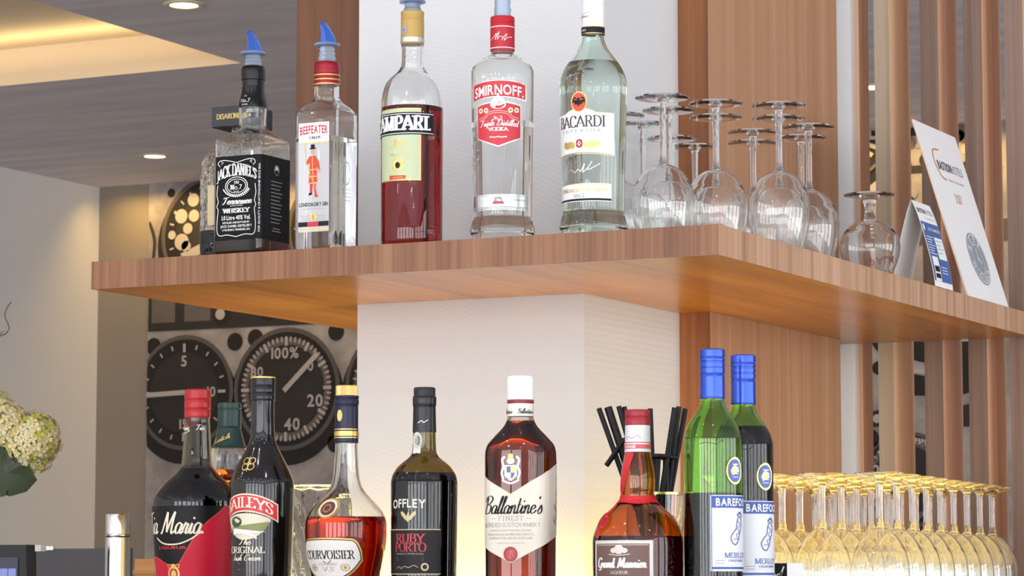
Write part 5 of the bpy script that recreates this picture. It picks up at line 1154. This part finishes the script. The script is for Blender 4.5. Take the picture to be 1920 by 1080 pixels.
# upturned glasses on the lit counter, four files running away from the viewer
LOW = [(.0345, 0), (.0385, .15), (.0420, .33), (.0428, .47), (.0405, .62), (.0345, .76), (.0255, .88), (.0155, .955), (.0075, .992)]
lowp = stem_glass('wine_glass', 'x', .2, .121, LOW, .037, .0047, 'upturned wine glasses in rows on the lit counter', seg=36, flat=0, foot_h=.017)
row_word = ['front row', 'second row', 'third row', 'fourth row', 'fifth row', 'sixth row', 'seventh row', 'eighth row', 'last row']
file_word = ['right-hand outer file', 'second file from the right', 'third file from the right', 'file nearest the walnut panel']
first = True
for j in range(4):
    for i in range(9):
        x = .108 - j*.0895 - i*.0075; y = .345 + i*.0925 + (j % 2)*.004
        x += random.uniform(-.002, .002)
        if x - .045 < -.335: continue
        lb = 'upturned wine glass on the lit counter, %s, %s' % (row_word[i], file_word[j])
        if first: lowp.location = (x, y, BASE+.0003); lowp['label'] = lb; first = False
        else: dup(lowp, (x, y, BASE+.0003), 0, lb)

# ------------------------------------------------------------------ far left: flowers, tap, till, screen, box
BZ = -.80
fc = at(38, 835, Y=1.2); vase = thing('flower_arrangement', 'round arrangement of cream and green hydrangea blooms with dark leaves at the left edge', 'flowers', (fc.x, fc.y, BZ))
FLW = [pr('petal_cream', srgb(248, 232, 172), .6), pr('petal_pale', srgb(240, 230, 186), .6), pr('petal_green', srgb(206, 204, 96), .6)]
def bloom(cx, cy, cz, r, n, cols, name='bloom'):
    m = MB()
    for k in range(n):
        a = k*2.39996; zz = 1 - 2*(k+.5)/n
        if zz < -.75: continue
        rr = sqrt(1-zz*zz); d = Vector((rr*cos(a), rr*sin(a), zz)); c = Vector((cx, cy, cz)) + d*r*random.uniform(.86, 1.04)
        u = d.cross(Vector((.3, .5, .8))).normalized(); v = d.cross(u); rot = random.uniform(0, 1.5); sz = r*random.uniform(.17, .25); mt = random.choice(cols)
        for q in range(4):
            t1 = rot + q*pi/2; e = u*cos(t1) + v*sin(t1); p = u*-sin(t1) + v*cos(t1)
            m.poly([c, c + e*sz*.55 + p*sz*.42 + d*sz*.22, c + e*sz + d*sz*.12, c + e*sz*.55 - p*sz*.42 + d*sz*.22], mt)
    return m.build(name, vase, merge=0, ang=180)
L0 = Vector((0, 0, fc.z - BZ))
def off(px, py, dy=0): p = at(px, py, Y=1.2+dy); return (p.x - fc.x, dy, p.z - BZ)
s1 = mpp(fc.x, fc.y, fc.z)
bloom(*off(62, 825), 52*s1, 170, [FLW[0], FLW[0], FLW[1], FLW[2]]); bloom(*off(6, 800, -.03), 50*s1, 150, [FLW[0], FLW[0], FLW[1]]); bloom(*off(-10, 765, .03), 34*s1, 80, [FLW[2], FLW[2], FLW[0]]); bloom(*off(62, 858, .02), 36*s1, 80, [FLW[2], FLW[2], FLW[1]])
LEAF = pr('dark_leaf', srgb(58, 70, 46), .45, noise=.2, nscale=40)
for pts in ([(-5, 835), (20, 842), (50, 866), (70, 900), (50, 922), (18, 931), (-8, 920), (-14, 870)], [(-16, 848), (10, 860), (22, 892), (10, 930), (-12, 934), (-26, 900)], [(8, 842), (24, 850), (26, 880), (12, 892), (2, 868)]):
    m = MB(); c = [Vector(off(x, y, -.035 + .03*((x+y) % 7)/7)) for x, y in pts]; mid = sum(c, Vector())/len(c) + Vector((0, -.012, 0)); mv = m.bm.verts.new(mid); vv = [m.bm.verts.new(p) for p in c]
    for i in range(len(vv)): m.face([vv[i], vv[(i+1) % len(vv)], mv], LEAF)
    bmesh.ops.solidify(m.bm, geom=m.bm.faces[:], thickness=.0012); m.build('leaf', vase, ang=80)
m = MB(); m.tube([(off(-40, 930)[0], 0, .10), off(-40, 930), off(10, 860)], .006, pr('stem_green', srgb(80, 96, 50), .5), 10); m.build('stem', vase)
m = MB(); vx = off(-40, 930)[0]; m.lathe([(.001, .0003), (.045, .0003), (.05, .02), (.045, .09), (.03, .16), (.034, .18), (.031, .18), (.027, .16), (.001, .15)], pr('white_ceramic', (.7, .7, .68), .25), 32, True, True, vx, 0); fixn(m); m.build('vase', vase)
# bare twig
m = MB(); TW = pr('grey_twig', srgb(120, 108, 94), .7); pw = lambda x, y: at(x, y, Y=1.5)
base_ = Vector((pw(-60, 900).x, 1.5, BZ)); pts = [base_, pw(-62, 800), pw(-30, 680), pw(-4, 634), pw(10, 626), pw(17, 614), pw(9, 592), pw(14, 576), pw(21, 566)]
m.tube([Vector(p)-base_ for p in crom([tuple(p) for p in pts], 4)], .0016, TW, 8); 
m.tube([pw(-4, 634)-base_, pw(4, 622)-base_, pw(7, 621)-base_], .001, TW, 6)
tag(m.build('bare_twig', loc=base_), 'thin crooked bare twig against the beige wall at the left edge', 'twig')
# chrome column
p = at(221, 1000, Y=.75); col = thing('chrome_column', 'polished chrome column with a ring near its top, left of the liqueur bottles', 'tap column', (p.x, .75, BZ))
s = mpp(p.x, .75, p.z); zz = lambda y: zof(p.x, .75, y) - BZ; CHR = pr('polished_chrome', (.72, .72, .71), .13, 1.0); r = 23.5*s
m = MB(); m.lathe([(r*1.25, .0003), (r*1.25, .02), (r, .03), (r, zz(1008))], CHR, 48, True, True); fixn(m); m.build('shaft', col)
m = MB(); m.lathe([(r*.96, zz(1008)), (r*1.02, zz(1006)), (r*1.02, zz(1003)), (r*.96, zz(1001.5))], CHR, 48, True, True); fixn(m); m.build('ring', col)
m = MB(); m.lathe([(r, zz(1001.5)), (r, zz(966)), (r*.96, zz(964)), (r*.8, zz(963.6)), (.001, zz(963.6))], CHR, 48, True, True); fixn(m); m.build('head', col)
# grey panel with two bright studs
p0 = at(58, 1029, Y=1.9); p1 = at(205, 1031, Y=1.9); scn = thing('counter_screen', 'low grey panel on the back counter behind the till', 'panel', (p0.x, 1.9, BZ))
m = MB(); m.box((-.08, 0, .0003), (p1.x-p0.x+.06, .008, p0.z-BZ), pr('smoked_panel', srgb(92, 92, 94), .35)); m.build('pane', scn, smooth=False)
for px in (90, 97): q = at(px, 1028, Y=1.895); m = MB(); m.lathe([(.001, -.004), (.0065, -.004), (.0065, .004), (.004, .0055), (.001, .006)], CHR, 20, True, True, q.x-p0.x, -.005); m.bm.verts.ensure_lookup_table(); [setattr(v, 'co', v.co + Vector((0, 0, q.z-BZ))) for v in m.bm.verts]; fixn(m); m.build('stud', scn)
# till
p0 = at(-60, 1022, Y=.62); p1 = at(49, 1022, Y=.62); till = thing('till_screen', 'black till with a lit blue touch screen at the lower left corner', 'till', (p0.x, .62, BZ)); wv = p1.x-p0.x; hz = p0.z-BZ
m = MB(); v = [(0, 0, .02), (wv+.012, 0, .02), (wv+.012, .03, .02), (0, .03, .02), (0, 0, hz), (wv, 0, hz), (wv, .03, hz), (0, .03, hz)]; vv = [m.bm.verts.new(q) for q in v]; TB = pr('till_black', (.012, .012, .013), .4)
for ix in ((3,2,1,0), (4,5,6,7), (0,1,5,4), (1,2,6,5), (2,3,7,6), (3,0,4,7)): m.face([vv[i] for i in ix], TB)
m.build('housing', till, smooth=False)
m = MB(); sx1 = at(33, 1045, Y=.617).x - p0.x; zt_ = at(33, 1045, Y=.617).z - BZ; m.box((.01, -.002, .08), (sx1, -.0006, zt_), pr('screen_glass', (.05, .055, .09), .2)); 
zb_ = at(33, 1066, Y=.617).z - BZ; KEY = emis('screen_keys', (.42, .46, .95), .85)
for k in range(3): m.box((sx1-.002-(k+1)*.0185, -.0028, .10), (sx1-.004-k*.0185, -.0022, zb_), KEY)
m.build('screen', till, smooth=False, merge=0)['label'] = 'screen with pale blue keys'
m = MB(); q0 = at(50, 1022, Y=.60).x - p0.x; m.box((q0, .005, hz-.012), (q0+.013, .02, hz-.0005), pr('clear_clip', (.6, .58, .55), .2)); m.build('clip', till, smooth=False)
m = MB(); m.box((.03, .0, .0002), (wv-.02, .16, .0198), TB); m.build('foot', till, smooth=False)
# wooden box beside the liqueur
p = at(253, 1048, Y=-.16); m = MB(); m.box((0, 0, .0002), (.16, .10, p.z-BASE), wood('box_wood', srgb(150, 98, 48), srgb(176, 122, 66), srgb(196, 146, 92), 'X', .5, fine=50, along=2, off=71)); m.box((-.002, -.002, p.z-BASE-.022), (.162, .102, p.z-BASE-.016), MATS['box_wood'])
tag(m.build('wooden_box', loc=(p.x, -.16, BASE), smooth=False, merge=0), 'small light wooden box on the counter left of the coffee liqueur bottle', 'box')
